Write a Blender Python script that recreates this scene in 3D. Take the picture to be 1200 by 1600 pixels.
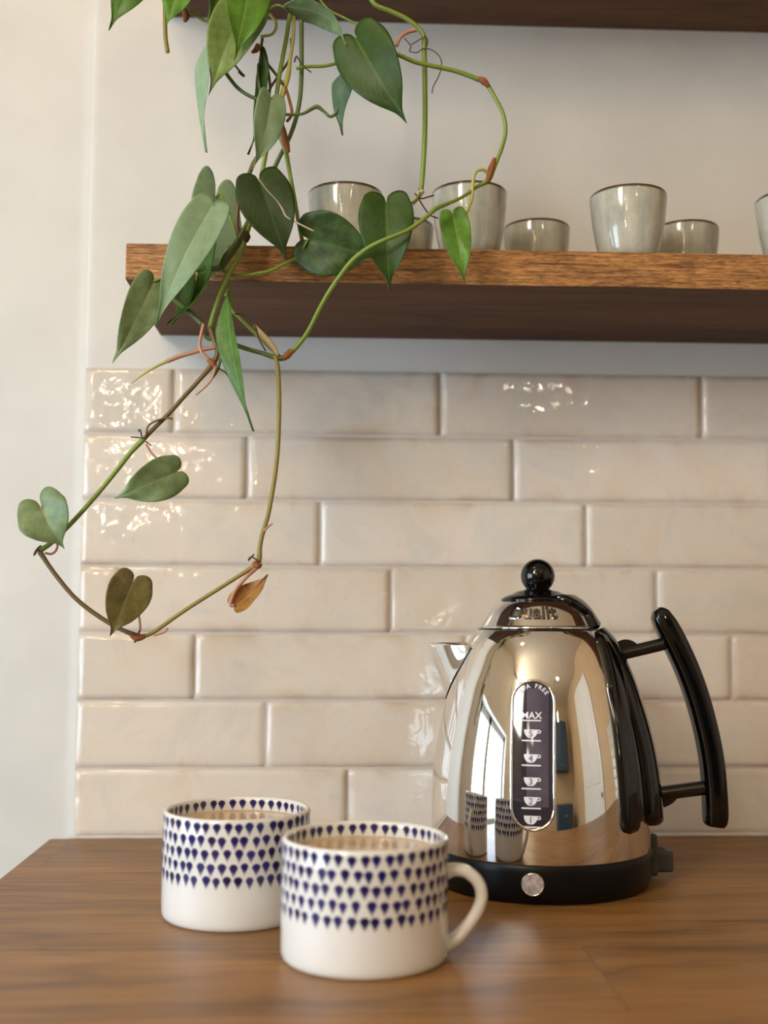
import bpy, bmesh, math, random
from math import sin, cos, pi, radians, sqrt, atan2
from mathutils import Vector, Matrix, noise

scene = bpy.context.scene
for o in list(bpy.data.objects):
    bpy.data.objects.remove(o)
COL = scene.collection
R = random.Random(7)

# ------------------------------------------------------------------ camera
F_PX, YAW, PITCH, ROLL = 1811.1, .0436934, .0865515, .0042374
CAM = Vector((.234638, -1.086973, .205591))
fwd = Vector((sin(YAW) * cos(PITCH), cos(YAW) * cos(PITCH), sin(PITCH)))
rgt0 = Vector((cos(YAW), -sin(YAW), 0))
up0 = rgt0.cross(fwd)
rgt = rgt0 * cos(ROLL) + up0 * sin(ROLL)
up = -rgt0 * sin(ROLL) + up0 * cos(ROLL)
cd = bpy.data.cameras.new('camera')
cam = bpy.data.objects.new('camera', cd)
COL.objects.link(cam)
cd.sensor_fit = 'HORIZONTAL'
cd.sensor_width = 24.0
cd.lens = F_PX / 1200 * 24.0
cd.clip_start = .02
M = Matrix((rgt, up, -fwd)).transposed().to_4x4()
M.translation = CAM
cam.matrix_world = M
cd.dof.use_dof = True
cd.dof.focus_distance = .885
cd.dof.aperture_fstop = 3.6
cd.dof.aperture_blades = 9
scene.camera = cam

# ------------------------------------------------------------------ view, world, lights
vs = scene.view_settings
vs.view_transform = 'Standard'
vs.look = 'None'
vs.exposure = -.2
vs.gamma = 1.0
vs.use_curve_mapping = False

w = bpy.data.worlds.new('daylight')
scene.world = w
w.use_nodes = True
bg = w.node_tree.nodes['Background']
bg.inputs['Color'].default_value = (.66, .83, 1.0, 1)
bg.inputs['Strength'].default_value = 11.5

LEFTX, RIGHTX, FRONTY, CEIL, FLOOR = -.85, 1.75, -3.1, 1.5, -.9
WIN = (-1.38, -.30, -.16, .60)           # window_1 in the left wall: y0 y1 z0 z1


def light(name, kind, loc, energy, color, size=.1, target=None, **kw):
    l = bpy.data.lights.new(name, kind)
    l.energy = energy
    l.color = color
    if kind == 'AREA':
        l.shape = kw.get('shape', 'DISK')
        l.size = size
        if 'size_y' in kw:
            l.size_y = kw['size_y']
    else:
        l.shadow_soft_size = size
    o = bpy.data.objects.new(name, l)
    COL.objects.link(o)
    o.location = loc
    if target is not None:
        o.rotation_euler = (Vector(target) - Vector(loc)).to_track_quat('-Z', 'Y').to_euler()
    return o


pw = light('window_portal', 'AREA', (LEFTX - .02, (WIN[0] + WIN[1]) / 2, (WIN[2] + WIN[3]) / 2), 1, (1, 1, 1),
           WIN[3] - WIN[2], target=(5, (WIN[0] + WIN[1]) / 2, (WIN[2] + WIN[3]) / 2), shape='RECTANGLE', size_y=WIN[1] - WIN[0])
pw.data.size, pw.data.size_y = WIN[1] - WIN[0] + .02, WIN[3] - WIN[2] + .02
pw.data.cycles.is_portal = True

WIN2 = (-2.30, -1.60, .80, 1.46)          # added_window, higher and further from the worktop wall; put in for soft key light
light('added_key_light', 'AREA', (LEFTX - .14, (WIN2[0] + WIN2[1]) / 2, (WIN2[2] + WIN2[3]) / 2), 30, (1.0, .88, .72), .69,
      target=(.5, 0, .3), shape='RECTANGLE', size_y=.64)  # added key light, shaped for the soft shelf shadows
WARM = (1.0, .68, .36)
# x, y, watts, colour, spread in degrees, aim
LAMPS = [(-.55, -1.70, 2.0, WARM, 120, (.35, 0, .35)), (.95, -1.95, .9, WARM, 150, (.6, -.7, .2)), (-.22, -.78, 1.2, WARM, 150, (-.05, 0, .7))]


# ------------------------------------------------------------------ helpers
def at(px, py, Y):
    """point of the vertical plane y=Y seen at that place of the frame"""
    d = fwd + rgt * ((px - 600) / F_PX) + up * ((800 - py) / F_PX)
    return CAM + d * ((Y - CAM.y) / d.y)


def link(name, me, mat=None, parent=None, smooth=True):
    if smooth:
        for p in me.polygons:
            p.use_smooth = True
    o = bpy.data.objects.new(name, me)
    COL.objects.link(o)
    if mat is not None:
        if isinstance(mat, (list, tuple)):
            for m_ in mat:
                me.materials.append(m_)
        else:
            me.materials.append(mat)
    if parent is not None:
        o.parent = parent
    return o


def mesh(vs_, fs):
    me = bpy.data.meshes.new('m')
    me.from_pydata([tuple(v) for v in vs_], [], fs)
    me.update()
    return me


class MB:
    def __init__(s):
        s.v, s.f, s.mi = [], [], []

    def add(s, vs_, fs, mi=0):
        n = len(s.v)
        s.v += [Vector(v) for v in vs_]
        s.f += [[i + n for i in f] for f in fs]
        s.mi += [mi] * len(fs)

    def box(s, a, b, mi=0):
        x0, y0, z0 = a
        x1, y1, z1 = b
        s.add([(x0, y0, z0), (x1, y0, z0), (x1, y1, z0), (x0, y1, z0), (x0, y0, z1), (x1, y0, z1), (x1, y1, z1), (x0, y1, z1)],
              [(0, 3, 2, 1), (4, 5, 6, 7), (0, 1, 5, 4), (1, 2, 6, 5), (2, 3, 7, 6), (3, 0, 4, 7)], mi)

    def lathe(s, prof, c=(0, 0), n=96, mi=0, z=0):
        vs_ = []
        for r, h in prof:
            for k in range(n):
                a = 2 * pi * k / n
                vs_.append((c[0] + r * cos(a), c[1] + r * sin(a), h + z))
        fs = []
        for i in range(len(prof) - 1):
            for k in range(n):
                k2 = (k + 1) % n
                fs.append((i * n + k, i * n + k2, (i + 1) * n + k2, (i + 1) * n + k))
        s.add(vs_, fs, mi)

    def tube(s, pts, rad, n=8, mi=0, flat=None, cap=True, smooth=5, side=None):
        """rad number or list; flat=(a,b) semi axes factors"""
        pts = [Vector(p) for p in pts]
        m = len(pts)
        rr = rad if isinstance(rad, (list, tuple)) else [rad] * m
        if smooth > 1 and m > 2:
            P, Q = [], []
            for i in range(m - 1):
                p0, p1, p2, p3 = pts[max(i - 1, 0)], pts[i], pts[i + 1], pts[min(i + 2, m - 1)]
                for k in range(smooth):
                    t = k / smooth
                    P.append(.5 * ((2 * p1) + (p2 - p0) * t + (2 * p0 - 5 * p1 + 4 * p2 - p3) * t * t + (3 * p1 - p0 - 3 * p2 + p3) * t ** 3))
                    Q.append(rr[i] * (1 - t) + rr[i + 1] * t)
            P.append(pts[-1])
            Q.append(rr[-1])
            pts, rr = P, Q
        m = len(pts)
        vs_, fs = [], []
        prev = side
        for i in range(m):
            t = (pts[min(i + 1, m - 1)] - pts[max(i - 1, 0)]).normalized()
            if prev is None:
                prev = Vector((0, 0, 1)) if abs(t.z) < .9 else Vector((1, 0, 0))
            u = (prev - t * prev.dot(t)).normalized()
            v = t.cross(u)
            prev = u
            for k in range(n):
                a = 2 * pi * k / n
                ca, sa = cos(a), sin(a)
                if flat:
                    e = flat[2] if len(flat) > 2 else 1
                    ca = math.copysign(abs(ca) ** e, ca) * flat[0]
                    sa = math.copysign(abs(sa) ** e, sa) * flat[1]
                vs_.append(pts[i] + (u * ca + v * sa) * rr[i])
        for i in range(m - 1):
            for k in range(n):
                k2 = (k + 1) % n
                fs.append((i * n + k, i * n + k2, (i + 1) * n + k2, (i + 1) * n + k))
        if cap:
            fs.append(tuple(range(n - 1, -1, -1)))
            fs.append(tuple((m - 1) * n + k for k in range(n)))
        s.add(vs_, fs, mi)

    def grid(s, fn, nu, nv, mi=0, flip=False):
        vs_ = [fn(i / nu, j / nv) for j in range(nv + 1) for i in range(nu + 1)]
        fs = []
        for j in range(nv):
            for i in range(nu):
                a = j * (nu + 1) + i
                q = (a, a + 1, a + nu + 2, a + nu + 1)
                fs.append(q[::-1] if flip else q)
        s.add(vs_, fs, mi)

    def build(s, name, mat, parent=None, smooth=True, bevel=0, seg=2, auto=None, origin=None, off=None):
        org = Vector(origin) if origin is not None else Vector((0, 0, 0))
        me = mesh([v - org for v in s.v], s.f)
        bm = bmesh.new()
        bm.from_mesh(me)
        bmesh.ops.recalc_face_normals(bm, faces=bm.faces) if off is None else None
        bm.to_mesh(me)
        bm.free()
        o = link(name, me, mat, parent, smooth)
        for p, i in zip(me.polygons, s.mi):
            p.material_index = i
        o.location = org
        if bevel:
            b = o.modifiers.new('bevel', 'BEVEL')
            b.width = bevel
            b.segments = seg
            b.limit_method = 'ANGLE'
            b.angle_limit = radians(40)
            b.harden_normals = False
        if auto or bevel:
            if hasattr(me, 'set_sharp_from_angle'):
                me.set_sharp_from_angle(angle=radians(auto or 40))
        return o


def tag(o, label=None, cat=None, group=None, kind=None):
    for k, v in (('label', label), ('category', cat), ('group', group), ('kind', kind)):
        if v:
            o[k] = v
    return o


def empty(name, loc=(0, 0, 0), **k):
    o = bpy.data.objects.new(name, None)
    COL.objects.link(o)
    o.location = loc
    o.empty_display_size = .02
    return tag(o, **k)


def adopt(parent, *kids):
    """parent keeps its place; children keep their world coordinates"""
    for k in kids:
        k.parent = parent
        k.location = Vector(k.location) - Vector(parent.location)


# ------------------------------------------------------------------ materials
def lin(c):
    return tuple(((v / 255) / 12.92 if v / 255 <= .04045 else ((v / 255 + .055) / 1.055) ** 2.4) for v in c) + (1,)


class NT:
    def __init__(s, name):
        s.m = bpy.data.materials.new(name)
        s.m.use_nodes = True
        s.t = s.m.node_tree
        s.b = s.t.nodes['Principled BSDF']

    def n(s, typ, **k):
        nd = s.t.nodes.new(typ)
        for a, v in k.items():
            if a.startswith('i_'):
                key = a[2:]
                key = int(key) if key.isdigit() else key.replace('_', ' ')
                nd.inputs[key].default_value = v
            else:
                setattr(nd, a, v)
        return nd

    def l(s, a, b):
        s.t.links.new(a, b)

    def ramp(s, fac, stops):
        r = s.n('ShaderNodeValToRGB')
        e = r.color_ramp.elements
        while len(e) < len(stops):
            e.new(.5)
        for el, (p, c) in zip(e, stops):
            el.position = p
            el.color = c if len(c) == 4 else tuple(c) + (1,)
        s.l(fac, r.inputs[0])
        return r.outputs[0]

    def mix(s, fac, a, b, mode='MIX'):
        m = s.n('ShaderNodeMix', data_type='RGBA', blend_type=mode)
        for sock, v in ((m.inputs[0], fac), (m.inputs[6], a), (m.inputs[7], b)):
            if isinstance(v, (int, float)):
                sock.default_value = v
            elif isinstance(v, tuple):
                sock.default_value = v
            else:
                s.l(v, sock)
        return m.outputs[2]

    def noise(s, vec, scale, detail=4, rough=.5, dist=0):
        nd = s.n('ShaderNodeTexNoise')
        nd.inputs['Scale'].default_value = scale
        nd.inputs['Detail'].default_value = detail
        nd.inputs['Roughness'].default_value = rough
        nd.inputs['Distortion'].default_value = dist
        s.l(vec, nd.inputs['Vector'])
        return nd.outputs[0]

    def coord(s, scale=(1, 1, 1), kind='Object', loc=(0, 0, 0)):
        c = s.n('ShaderNodeTexCoord')
        mp = s.n('ShaderNodeMapping')
        mp.inputs['Scale'].default_value = scale
        mp.inputs['Location'].default_value = loc
        s.l(c.outputs[kind], mp.inputs[0])
        return mp.outputs[0]

    def bump(s, h, strength=.3, dist=.001):
        b = s.n('ShaderNodeBump')
        b.inputs['Strength'].default_value = strength
        b.inputs['Distance'].default_value = dist
        s.l(h, b.inputs['Height'])
        s.l(b.outputs[0], s.b.inputs['Normal'])
        return b

    def set(s, **k):
        for a, v in k.items():
            s.b.inputs[a.replace('_', ' ')].default_value = v
        return s


def simple(name, c, rough=.5, metal=0., coat=0., spec=.5):
    t = NT(name)
    v = t.coord()
    nz = t.noise(v, 60, 3)
    col = t.ramp(nz, [(.3, tuple(x * .94 for x in c[:3])), (.7, tuple(min(1, x * 1.04) for x in c[:3]))])
    t.l(col, t.b.inputs['Base Color'])
    t.set(Roughness=rough, Metallic=metal)
    t.b.inputs['Coat Weight'].default_value = coat
    t.b.inputs['Coat Roughness'].default_value = .04
    t.b.inputs['Specular IOR Level'].default_value = spec
    return t.m


def paint(name, c, bump=.25):
    t = NT(name)
    v = t.coord()
    n1 = t.noise(v, 9, 5, .6)
    n2 = t.noise(v, 55, 4, .55)
    n3 = t.noise(v, 420, 2, .5)
    c1, c2 = lin(c), lin(tuple(x * .965 for x in c))
    t.l(t.ramp(n1, [(.35, c2), (.65, c1)]), t.b.inputs['Base Color'])
    s = t.n('ShaderNodeMath', operation='MULTIPLY_ADD', i_1=.6)
    t.l(n2, s.inputs[0])
    t.l(n1, s.inputs[2])
    s2 = t.n('ShaderNodeMath', operation='MULTIPLY_ADD', i_1=.06)
    t.l(n3, s2.inputs[0])
    t.l(s.outputs[0], s2.inputs[2])
    t.bump(s2.outputs[0], bump, .0035)
    t.set(Roughness=.62)
    return t.m


def wood(name, light_c, dark_c, axis='x', scale=1.0, rough=.45, planks=None, bump=.25, rings=.5, fibre=.5, coat=0.0, seed=0., saw=0.):
    t = NT(name)
    st = (1, 8, 8)
    v0 = t.coord(loc=(seed, seed * .7, seed * .3))
    vec = v0
    pcol = None
    if planks:
        br = t.n('ShaderNodeTexBrick')
        br.offset = .37
        br.inputs['Scale'].default_value = 1
        br.inputs['Brick Width'].default_value = planks[0]
        br.inputs['Row Height'].default_value = planks[1]
        br.inputs['Mortar Size'].default_value = .0004
        br.inputs['Mortar Smooth'].default_value = .2
        br.inputs['Color1'].default_value = (0, 0, 0, 1)
        br.inputs['Color2'].default_value = (1, 1, 1, 1)
        br.inputs['Mortar'].default_value = (.3, .3, .3, 1)
        t.l(v0, br.inputs['Vector'])
        pcol = br
        # shift the grain of each stave
        sx = t.n('ShaderNodeVectorMath', operation='MULTIPLY')
        sx.inputs[1].default_value = (.9, .37, .2)
        t.l(br.outputs['Color'], sx.inputs[0])
        ad = t.n('ShaderNodeVectorMath', operation='ADD')
        t.l(v0, ad.inputs[0])
        t.l(sx.outputs[0], ad.inputs[1])
        vec = ad.outputs[0]
    mp = t.n('ShaderNodeMapping')
    mp.inputs['Scale'].default_value = (1.6 * scale, 12 * scale, 12 * scale)
    t.l(vec, mp.inputs[0])
    warp = t.noise(mp.outputs[0], 1.3, 3, .5, .4)
    wv = t.n('ShaderNodeMath', operation='MULTIPLY', i_1=11 * rings * 2)
    t.l(warp, wv.inputs[0])
    fr = t.n('ShaderNodeMath', operation='PINGPONG', i_1=1.0)
    t.l(wv.outputs[0], fr.inputs[0])
    mp2 = t.n('ShaderNodeMapping')
    mp2.inputs['Scale'].default_value = (14 * scale, 420 * scale, 420 * scale)
    t.l(vec, mp2.inputs[0])
    fib = t.noise(mp2.outputs[0], 1, 5, .65, .2)
    mp3 = t.n('ShaderNodeMapping')
    mp3.inputs['Scale'].default_value = (3 * scale, 30 * scale, 30 * scale)
    t.l(vec, mp3.inputs[0])
    big = t.noise(mp3.outputs[0], 1, 4, .6)
    rc = t.ramp(fr.outputs[0], [(0, (.22, .22, .22)), (.2, (.55, .55, .55)), (1, (.88, .88, .88))])
    m1 = t.mix(.55, rc, big)
    m2 = t.mix(fibre, m1, fib)
    col = t.ramp(m2, [(.28, dark_c), (.5, tuple((a + b) / 2 for a, b in zip(light_c, dark_c))), (.72, light_c)])
    pores = t.ramp(fib, [(.36, (.35, .30, .27)), (.46, (1, 1, 1))])
    col = t.mix(.6, col, pores, 'MULTIPLY')
    if pcol:
        tint = t.ramp(pcol.outputs['Color'], [(0, (.80, .77, .74)), (.5, (1, 1, 1)), (1, (1.12, 1.08, 1.0))])
        col = t.mix(.75, col, tint, 'MULTIPLY')
        seam = t.ramp(pcol.outputs['Fac'], [(.0, (1, 1, 1)), (1, (.45, .38, .33))])
        col = t.mix(.8, col, seam, 'MULTIPLY')
    h = fib
    if saw:
        sv = t.n('ShaderNodeMapping')
        sv.inputs['Scale'].default_value = (120, 1, 820)
        sv.inputs['Rotation'].default_value = (0, radians(5), 0)
        t.l(v0, sv.inputs[0])
        sn = t.noise(sv.outputs[0], 1, 3, .6, .6)
        sr = t.ramp(sn, [(.38, (.45, .40, .36)), (.60, (1.25, 1.2, 1.12))])
        col = t.mix(saw, col, sr, 'MULTIPLY')
        h = t.mix(.5, fib, sn)
    t.l(col, t.b.inputs['Base Color'])
    t.bump(h, bump, .0006)
    t.set(Roughness=rough)
    t.b.inputs['Coat Weight'].default_value = coat
    t.b.inputs['Coat Roughness'].default_value = .25
    return t.m


m_wall = paint('wall_paint', (219, 218, 213))
m_wall_l = paint('wall_paint_pale', (230, 224, 212))
m_ceil = paint('ceiling_paint', (226, 210, 184))  # warmed in colour too, as if lit by the lamps
m_wall_r = paint('room_wall_warm_lit', (206, 176, 134))  # tan colour stands in for warm lamp light on the unseen walls
m_white = simple('white_gloss_paint', lin((228, 226, 220)), .3)
m_navy = simple('navy_paint', lin((48, 66, 82)), .45)
m_grout = simple('grout', lin((204, 196, 188)), .8)
m_floor = simple('floor_stone', lin((96, 74, 54)), .5)
m_work = wood('oak_worktop', lin((160, 115, 62)), lin((84, 54, 25)), planks=(.62, .118), rough=.42, rings=.5, fibre=.38, scale=.9, bump=.12)
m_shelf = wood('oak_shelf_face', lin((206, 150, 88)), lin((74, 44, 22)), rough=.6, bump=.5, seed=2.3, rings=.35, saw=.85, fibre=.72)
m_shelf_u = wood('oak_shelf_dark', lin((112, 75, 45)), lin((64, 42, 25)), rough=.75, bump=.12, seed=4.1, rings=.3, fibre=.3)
m_shelf_end = wood('oak_shelf_end', lin((196, 140, 80)), lin((80, 46, 22)), rough=.6, bump=.4, seed=5.7, rings=.9, fibre=.35, scale=1.3)

# chrome
t = NT('polished_steel')
v = t.coord()
t.l(t.ramp(t.noise(v, 25, 3), [(.3, (.80, .78, .76)), (.7, (.84, .82, .80))]), t.b.inputs['Base Color'])
t.set(Metallic=1.0, Roughness=.025)
m_chrome = t.m
m_black = simple('gloss_black_plastic', (.002, .002, .0022, 1), .05, spec=.5)
m_black_matt = simple('matt_black_plastic', (.004, .004, .0045, 1), .36, spec=.22)
m_grey_pl = simple('grey_plastic', (.045, .047, .045, 1), .4)
m_mark = simple('white_print', lin((225, 226, 235)), .4)
m_numb = simple('grey_print', lin((70, 66, 84)), .4)
m_lamp_metal = simple('lamp_metal', (.6, .6, .6, 1), .3, 1.0)

t = NT('smoked_window')
v = t.coord((1, 1, 1))
nz = t.noise(v, 30, 3)
t.l(t.ramp(nz, [(.3, (.018, .016, .026)), (.7, (.030, .026, .040))]), t.b.inputs['Base Color'])
t.set(Roughness=.06)
t.b.inputs['Specular IOR Level'].default_value = .8
m_smoke = t.m
t = NT('smoked_inner')
v = t.coord((1, 1, 1))
nz = t.noise(v, 45, 4)
t.l(t.ramp(nz, [(.3, (.050, .043, .062)), (.7, (.105, .09, .125))]), t.b.inputs['Base Color'])
t.set(Roughness=.08)
m_smoke2 = t.m
t = NT('indicator_lens')
v = t.coord()
t.l(t.ramp(t.noise(v, 300, 3), [(.3, (.28, .24, .25)), (.7, (.6, .56, .57))]), t.b.inputs['Base Color'])
t.set(Roughness=.2)
m_lens = t.m

# tile glaze: tone per tile comes from a mesh attribute, mottling is noise
t = NT('glazed_tile')
v = t.coord()
at_ = t.n('ShaderNodeAttribute', attribute_name='tone')
ed = t.n('ShaderNodeAttribute', attribute_name='edge')
n1 = t.noise(v, 16, 5, .6, .8)
n2 = t.noise(v, 130, 3, .6)
base = t.ramp(at_.outputs['Fac'], [(0, lin((216, 208, 196))), (.35, lin((222, 213, 200))), (.7, lin((226, 216, 203))), (1, lin((231, 223, 213)))])
cool = t.ramp(n1, [(.34, (.88, .92, .94)), (.50, (1, 1, 1)), (.68, (.99, .935, .87))])
col = t.mix(.8, base, cool, 'MULTIPLY')
sp = t.ramp(n2, [(.26, (.86, .82, .78)), (.40, (1, 1, 1))])
col = t.mix(.45, col, sp, 'MULTIPLY')
em = t.n('ShaderNodeMath', operation='MULTIPLY')
t.l(ed.outputs['Fac'], em.inputs[0])
t.l(t.ramp(n1, [(.42, (0, 0, 0)), (.66, (.6, .6, .6))]), em.inputs[1])
col = t.mix(em.outputs[0], col, lin((186, 164, 140)))
t.l(col, t.b.inputs['Base Color'])
nb = t.noise(v, 70, 2, .5, .5)
t.bump(nb, .42, .0011)
t.set(Roughness=.055)
m_tile = t.m

# mug glaze: white with ink carried by a mesh attribute
t = NT('mug_glaze')
v = t.coord()
ink = t.n('ShaderNodeAttribute', attribute_name='ink')
inkc = t.ramp(t.noise(v, 90, 2), [(.35, lin((16, 10, 66))), (.65, lin((32, 24, 104)))])
wh = t.ramp(t.noise(v, 20, 2), [(.3, lin((219, 217, 212))), (.7, lin((224, 222, 218)))])
t.l(t.mix(ink.outputs['Fac'], wh, inkc), t.b.inputs['Base Color'])
t.set(Roughness=.12)
t.b.inputs['Coat Weight'].default_value = .3
m_mug = t.m
m_tea = simple('milky_tea', lin((204, 176, 142)), .12)

# reactive glaze of the shelf cups
t = NT('cup_glaze')
v = t.coord()
sep = t.n('ShaderNodeSeparateXYZ')
t.l(v, sep.inputs[0])
vs2 = t.coord((1, 1, .12))
n1 = t.noise(vs2, 110, 4, .6)
n2 = t.noise(v, 60, 4, .6)
c0 = t.ramp(n1, [(.3, lin((150, 157, 150))), (.5, lin((178, 181, 170))), (.7, lin((202, 200, 184)))])
c0 = t.mix(.3, c0, t.ramp(n2, [(.35, lin((140, 142, 130))), (.65, lin((205, 202, 186)))]))
rimf = t.ramp(sep.outputs[2], [(.0, (0, 0, 0)), (1, (1, 1, 1))])
rm = t.n('ShaderNodeMapRange', i_1=.0548, i_2=.0562)
t.l(sep.outputs[2], rm.inputs[0])
t.l(t.mix(rm.outputs[0], c0, lin((74, 48, 30))), t.b.inputs['Base Color'])
t.set(Roughness=.10)
t.b.inputs['Coat Weight'].default_value = .4
m_cup = t.m


def leafmat(name, c, rib, rough=.32, mott=.25, trans=.22, back=None):
    t = NT(name)
    uv = t.n('ShaderNodeUVMap')
    sep = t.n('ShaderNodeSeparateXYZ')
    t.l(uv.outputs[0], sep.inputs[0])
    ax = t.n('ShaderNodeMath', operation='ABSOLUTE')
    t.l(sep.outputs[0], ax.inputs[0])
    v = t.coord()
    nz = t.noise(v, 120, 4, .6)
    c1 = tuple(x * (1 - mott) for x in c[:3])
    c2 = tuple(min(1, x * (1 + mott)) for x in c[:3])
    col = t.ramp(nz, [(.3, c1), (.7, c2)])
    # side veins: bands in v + |u|
    s1 = t.n('ShaderNodeMath', operation='MULTIPLY_ADD', i_1=-.45)
    t.l(ax.outputs[0], s1.inputs[0])
    t.l(sep.outputs[1], s1.inputs[2])
    s2 = t.n('ShaderNodeMath', operation='MULTIPLY', i_1=62)
    t.l(s1.outputs[0], s2.inputs[0])
    s3 = t.n('ShaderNodeMath', operation='SINE')
    t.l(s2.outputs[0], s3.inputs[0])
    vr = t.ramp(s3.outputs[0], [(.80, (0, 0, 0)), (1, (.12, .12, .12))])
    col = t.mix(vr, col, rib)
    mr = t.ramp(ax.outputs[0], [(.0, (.6, .6, .6)), (.03, (.35, .35, .35)), (.08, (0, 0, 0))])
    col = t.mix(mr, col, rib)
    t.l(col, t.b.inputs['Base Color'])
    t.bump(s3.outputs[0], .05, .0004)
    t.set(Roughness=rough)
    t.b.inputs['Specular IOR Level'].default_value = .32
    tr = t.n('ShaderNodeBsdfTranslucent')
    t.l(col, tr.inputs[0])
    mx = t.n('ShaderNodeMixShader', i_0=trans)
    t.l(t.b.outputs[0], mx.inputs[1])
    t.l(tr.outputs[0], mx.inputs[2])
    t.l(mx.outputs[0], t.t.nodes['Material Output'].inputs[0])
    return t.m


LM = {
    'dark': leafmat('leaf_dark_green', lin((52, 80, 26)), lin((90, 118, 46)), .42),
    'black': leafmat('leaf_deep_green', lin((44, 64, 22)), lin((68, 90, 34)), .5),
    'mid': leafmat('leaf_mid_green', lin((92, 128, 54)), lin((140, 168, 92)), .36, trans=.3),
    'bright': leafmat('leaf_bright_green', lin((104, 150, 52)), lin((158, 190, 96)), .32, trans=.35),
    'pale': leafmat('leaf_pale_green', lin((150, 178, 140)), lin((190, 208, 176)), .4, .14, trans=.35),
    'lime': leafmat('leaf_lime_green', lin((132, 156, 84)), lin((176, 190, 120)), .4, .22, trans=.35),
    'grey': leafmat('leaf_grey_green', lin((170, 198, 166)), lin((192, 210, 184)), .42, .1, trans=.45),
    'teal': leafmat('leaf_blue_green', lin((88, 116, 92)), lin((128, 148, 116)), .30),
    'sage': leafmat('leaf_sage_green', lin((124, 146, 100)), lin((170, 172, 128)), .34),
    'olive': leafmat('leaf_olive_brown', lin((112, 104, 58)), lin((156, 140, 92)), .26, .35),
    'rust': leafmat('leaf_rust_brown', lin((164, 118, 62)), lin((190, 128, 84)), .3, .3),
    'mottle': leafmat('leaf_mottled_green', lin((66, 88, 46)), lin((96, 120, 66)), .36, .5),
}
m_stem = simple('stem_green', lin((118, 140, 52)), .38)
m_stem_d = simple('stem_dark_green', lin((82, 102, 44)), .4)
m_stem_o = simple('stem_olive', lin((136, 122, 56)), .42)
m_stem_b = simple('stem_brown_olive', lin((104, 84, 44)), .45)
m_stem_y = simple('stem_yellow', lin((176, 172, 86)), .4)
m_pink = simple('stem_pink', lin((184, 132, 108)), .4)
m_node = simple('node_rust', lin((138, 78, 34)), .7)
m_root = simple('root_brown', lin((70, 44, 30)), .7)
m_sheath = simple('sheath_tan', lin((186, 166, 130)), .6)

t = NT('lamp_glow')
t.b.inputs['Base Color'].default_value = (1, .9, .75, 1)
t.b.inputs['Emission Color'].default_value = (1.0, .80, .52, 1)
t.b.inputs['Emission Strength'].default_value = 60
m_glow = t.m
t = NT('added_globe_glow')
t.b.inputs['Base Color'].default_value = (1, .9, .75, 1)
t.b.inputs['Emission Color'].default_value = (1.0, .83, .58, 1)
t.b.inputs['Emission Strength'].default_value = 95
m_globe = t.m


# ------------------------------------------------------------------ the room
def struct(o, label=None):
    o['kind'] = 'structure'
    if label:
        o['label'] = label
    return o


b = MB()
b.box((LEFTX - .3, FRONTY - .3, FLOOR - .05), (RIGHTX + .3, .3, FLOOR))
struct(b.build('floor', m_floor, smooth=False), 'stone kitchen floor below the worktop')
b = MB()
b.box((LEFTX - .3, FRONTY - .3, CEIL), (RIGHTX + .3, .3, CEIL + .05))
struct(b.build('ceiling', m_ceil, smooth=False), 'cream painted ceiling above the shelves')

# back wall: plaster left of the tiled panel lies a little deeper; the panel has a rounded corner bead
TOPZ = 7 * .062
b = MB()
PB = .0025                                    # plaster face of the shelf panel
SET = .007                                    # face of the plain wall on the left
prof = [(LEFTX - .3, SET), (-.30, SET), (-.1, SET), (-.012, SET), (-.005, SET - .0004), (-.0026, SET - .0016),
        (-.0012, PB + .003), (.0, PB + .0008), (.0018, PB), (.006, PB), (.1, PB), (RIGHTX + .3, PB)]
zz = [FLOOR, -.3, 0, .2, .434, .6, .9, 1.2, CEIL + .02]
n = len(prof)
vs_ = [(x, y, z) for z in zz for x, y in prof]
fs = [(j * n + i, j * n + i + 1, (j + 1) * n + i + 1, (j + 1) * n + i) for j in range(len(zz) - 1) for i in range(n - 1)]
b.add(vs_, fs)
m0 = len(b.v)
b.box((LEFTX - .3, .03, FLOOR), (RIGHTX + .3, .2, CEIL + .02))
wall_back = b.build('wall_back', m_wall, auto=50)
struct(wall_back, 'cream plaster wall behind the shelves and left of the tiles')


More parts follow.
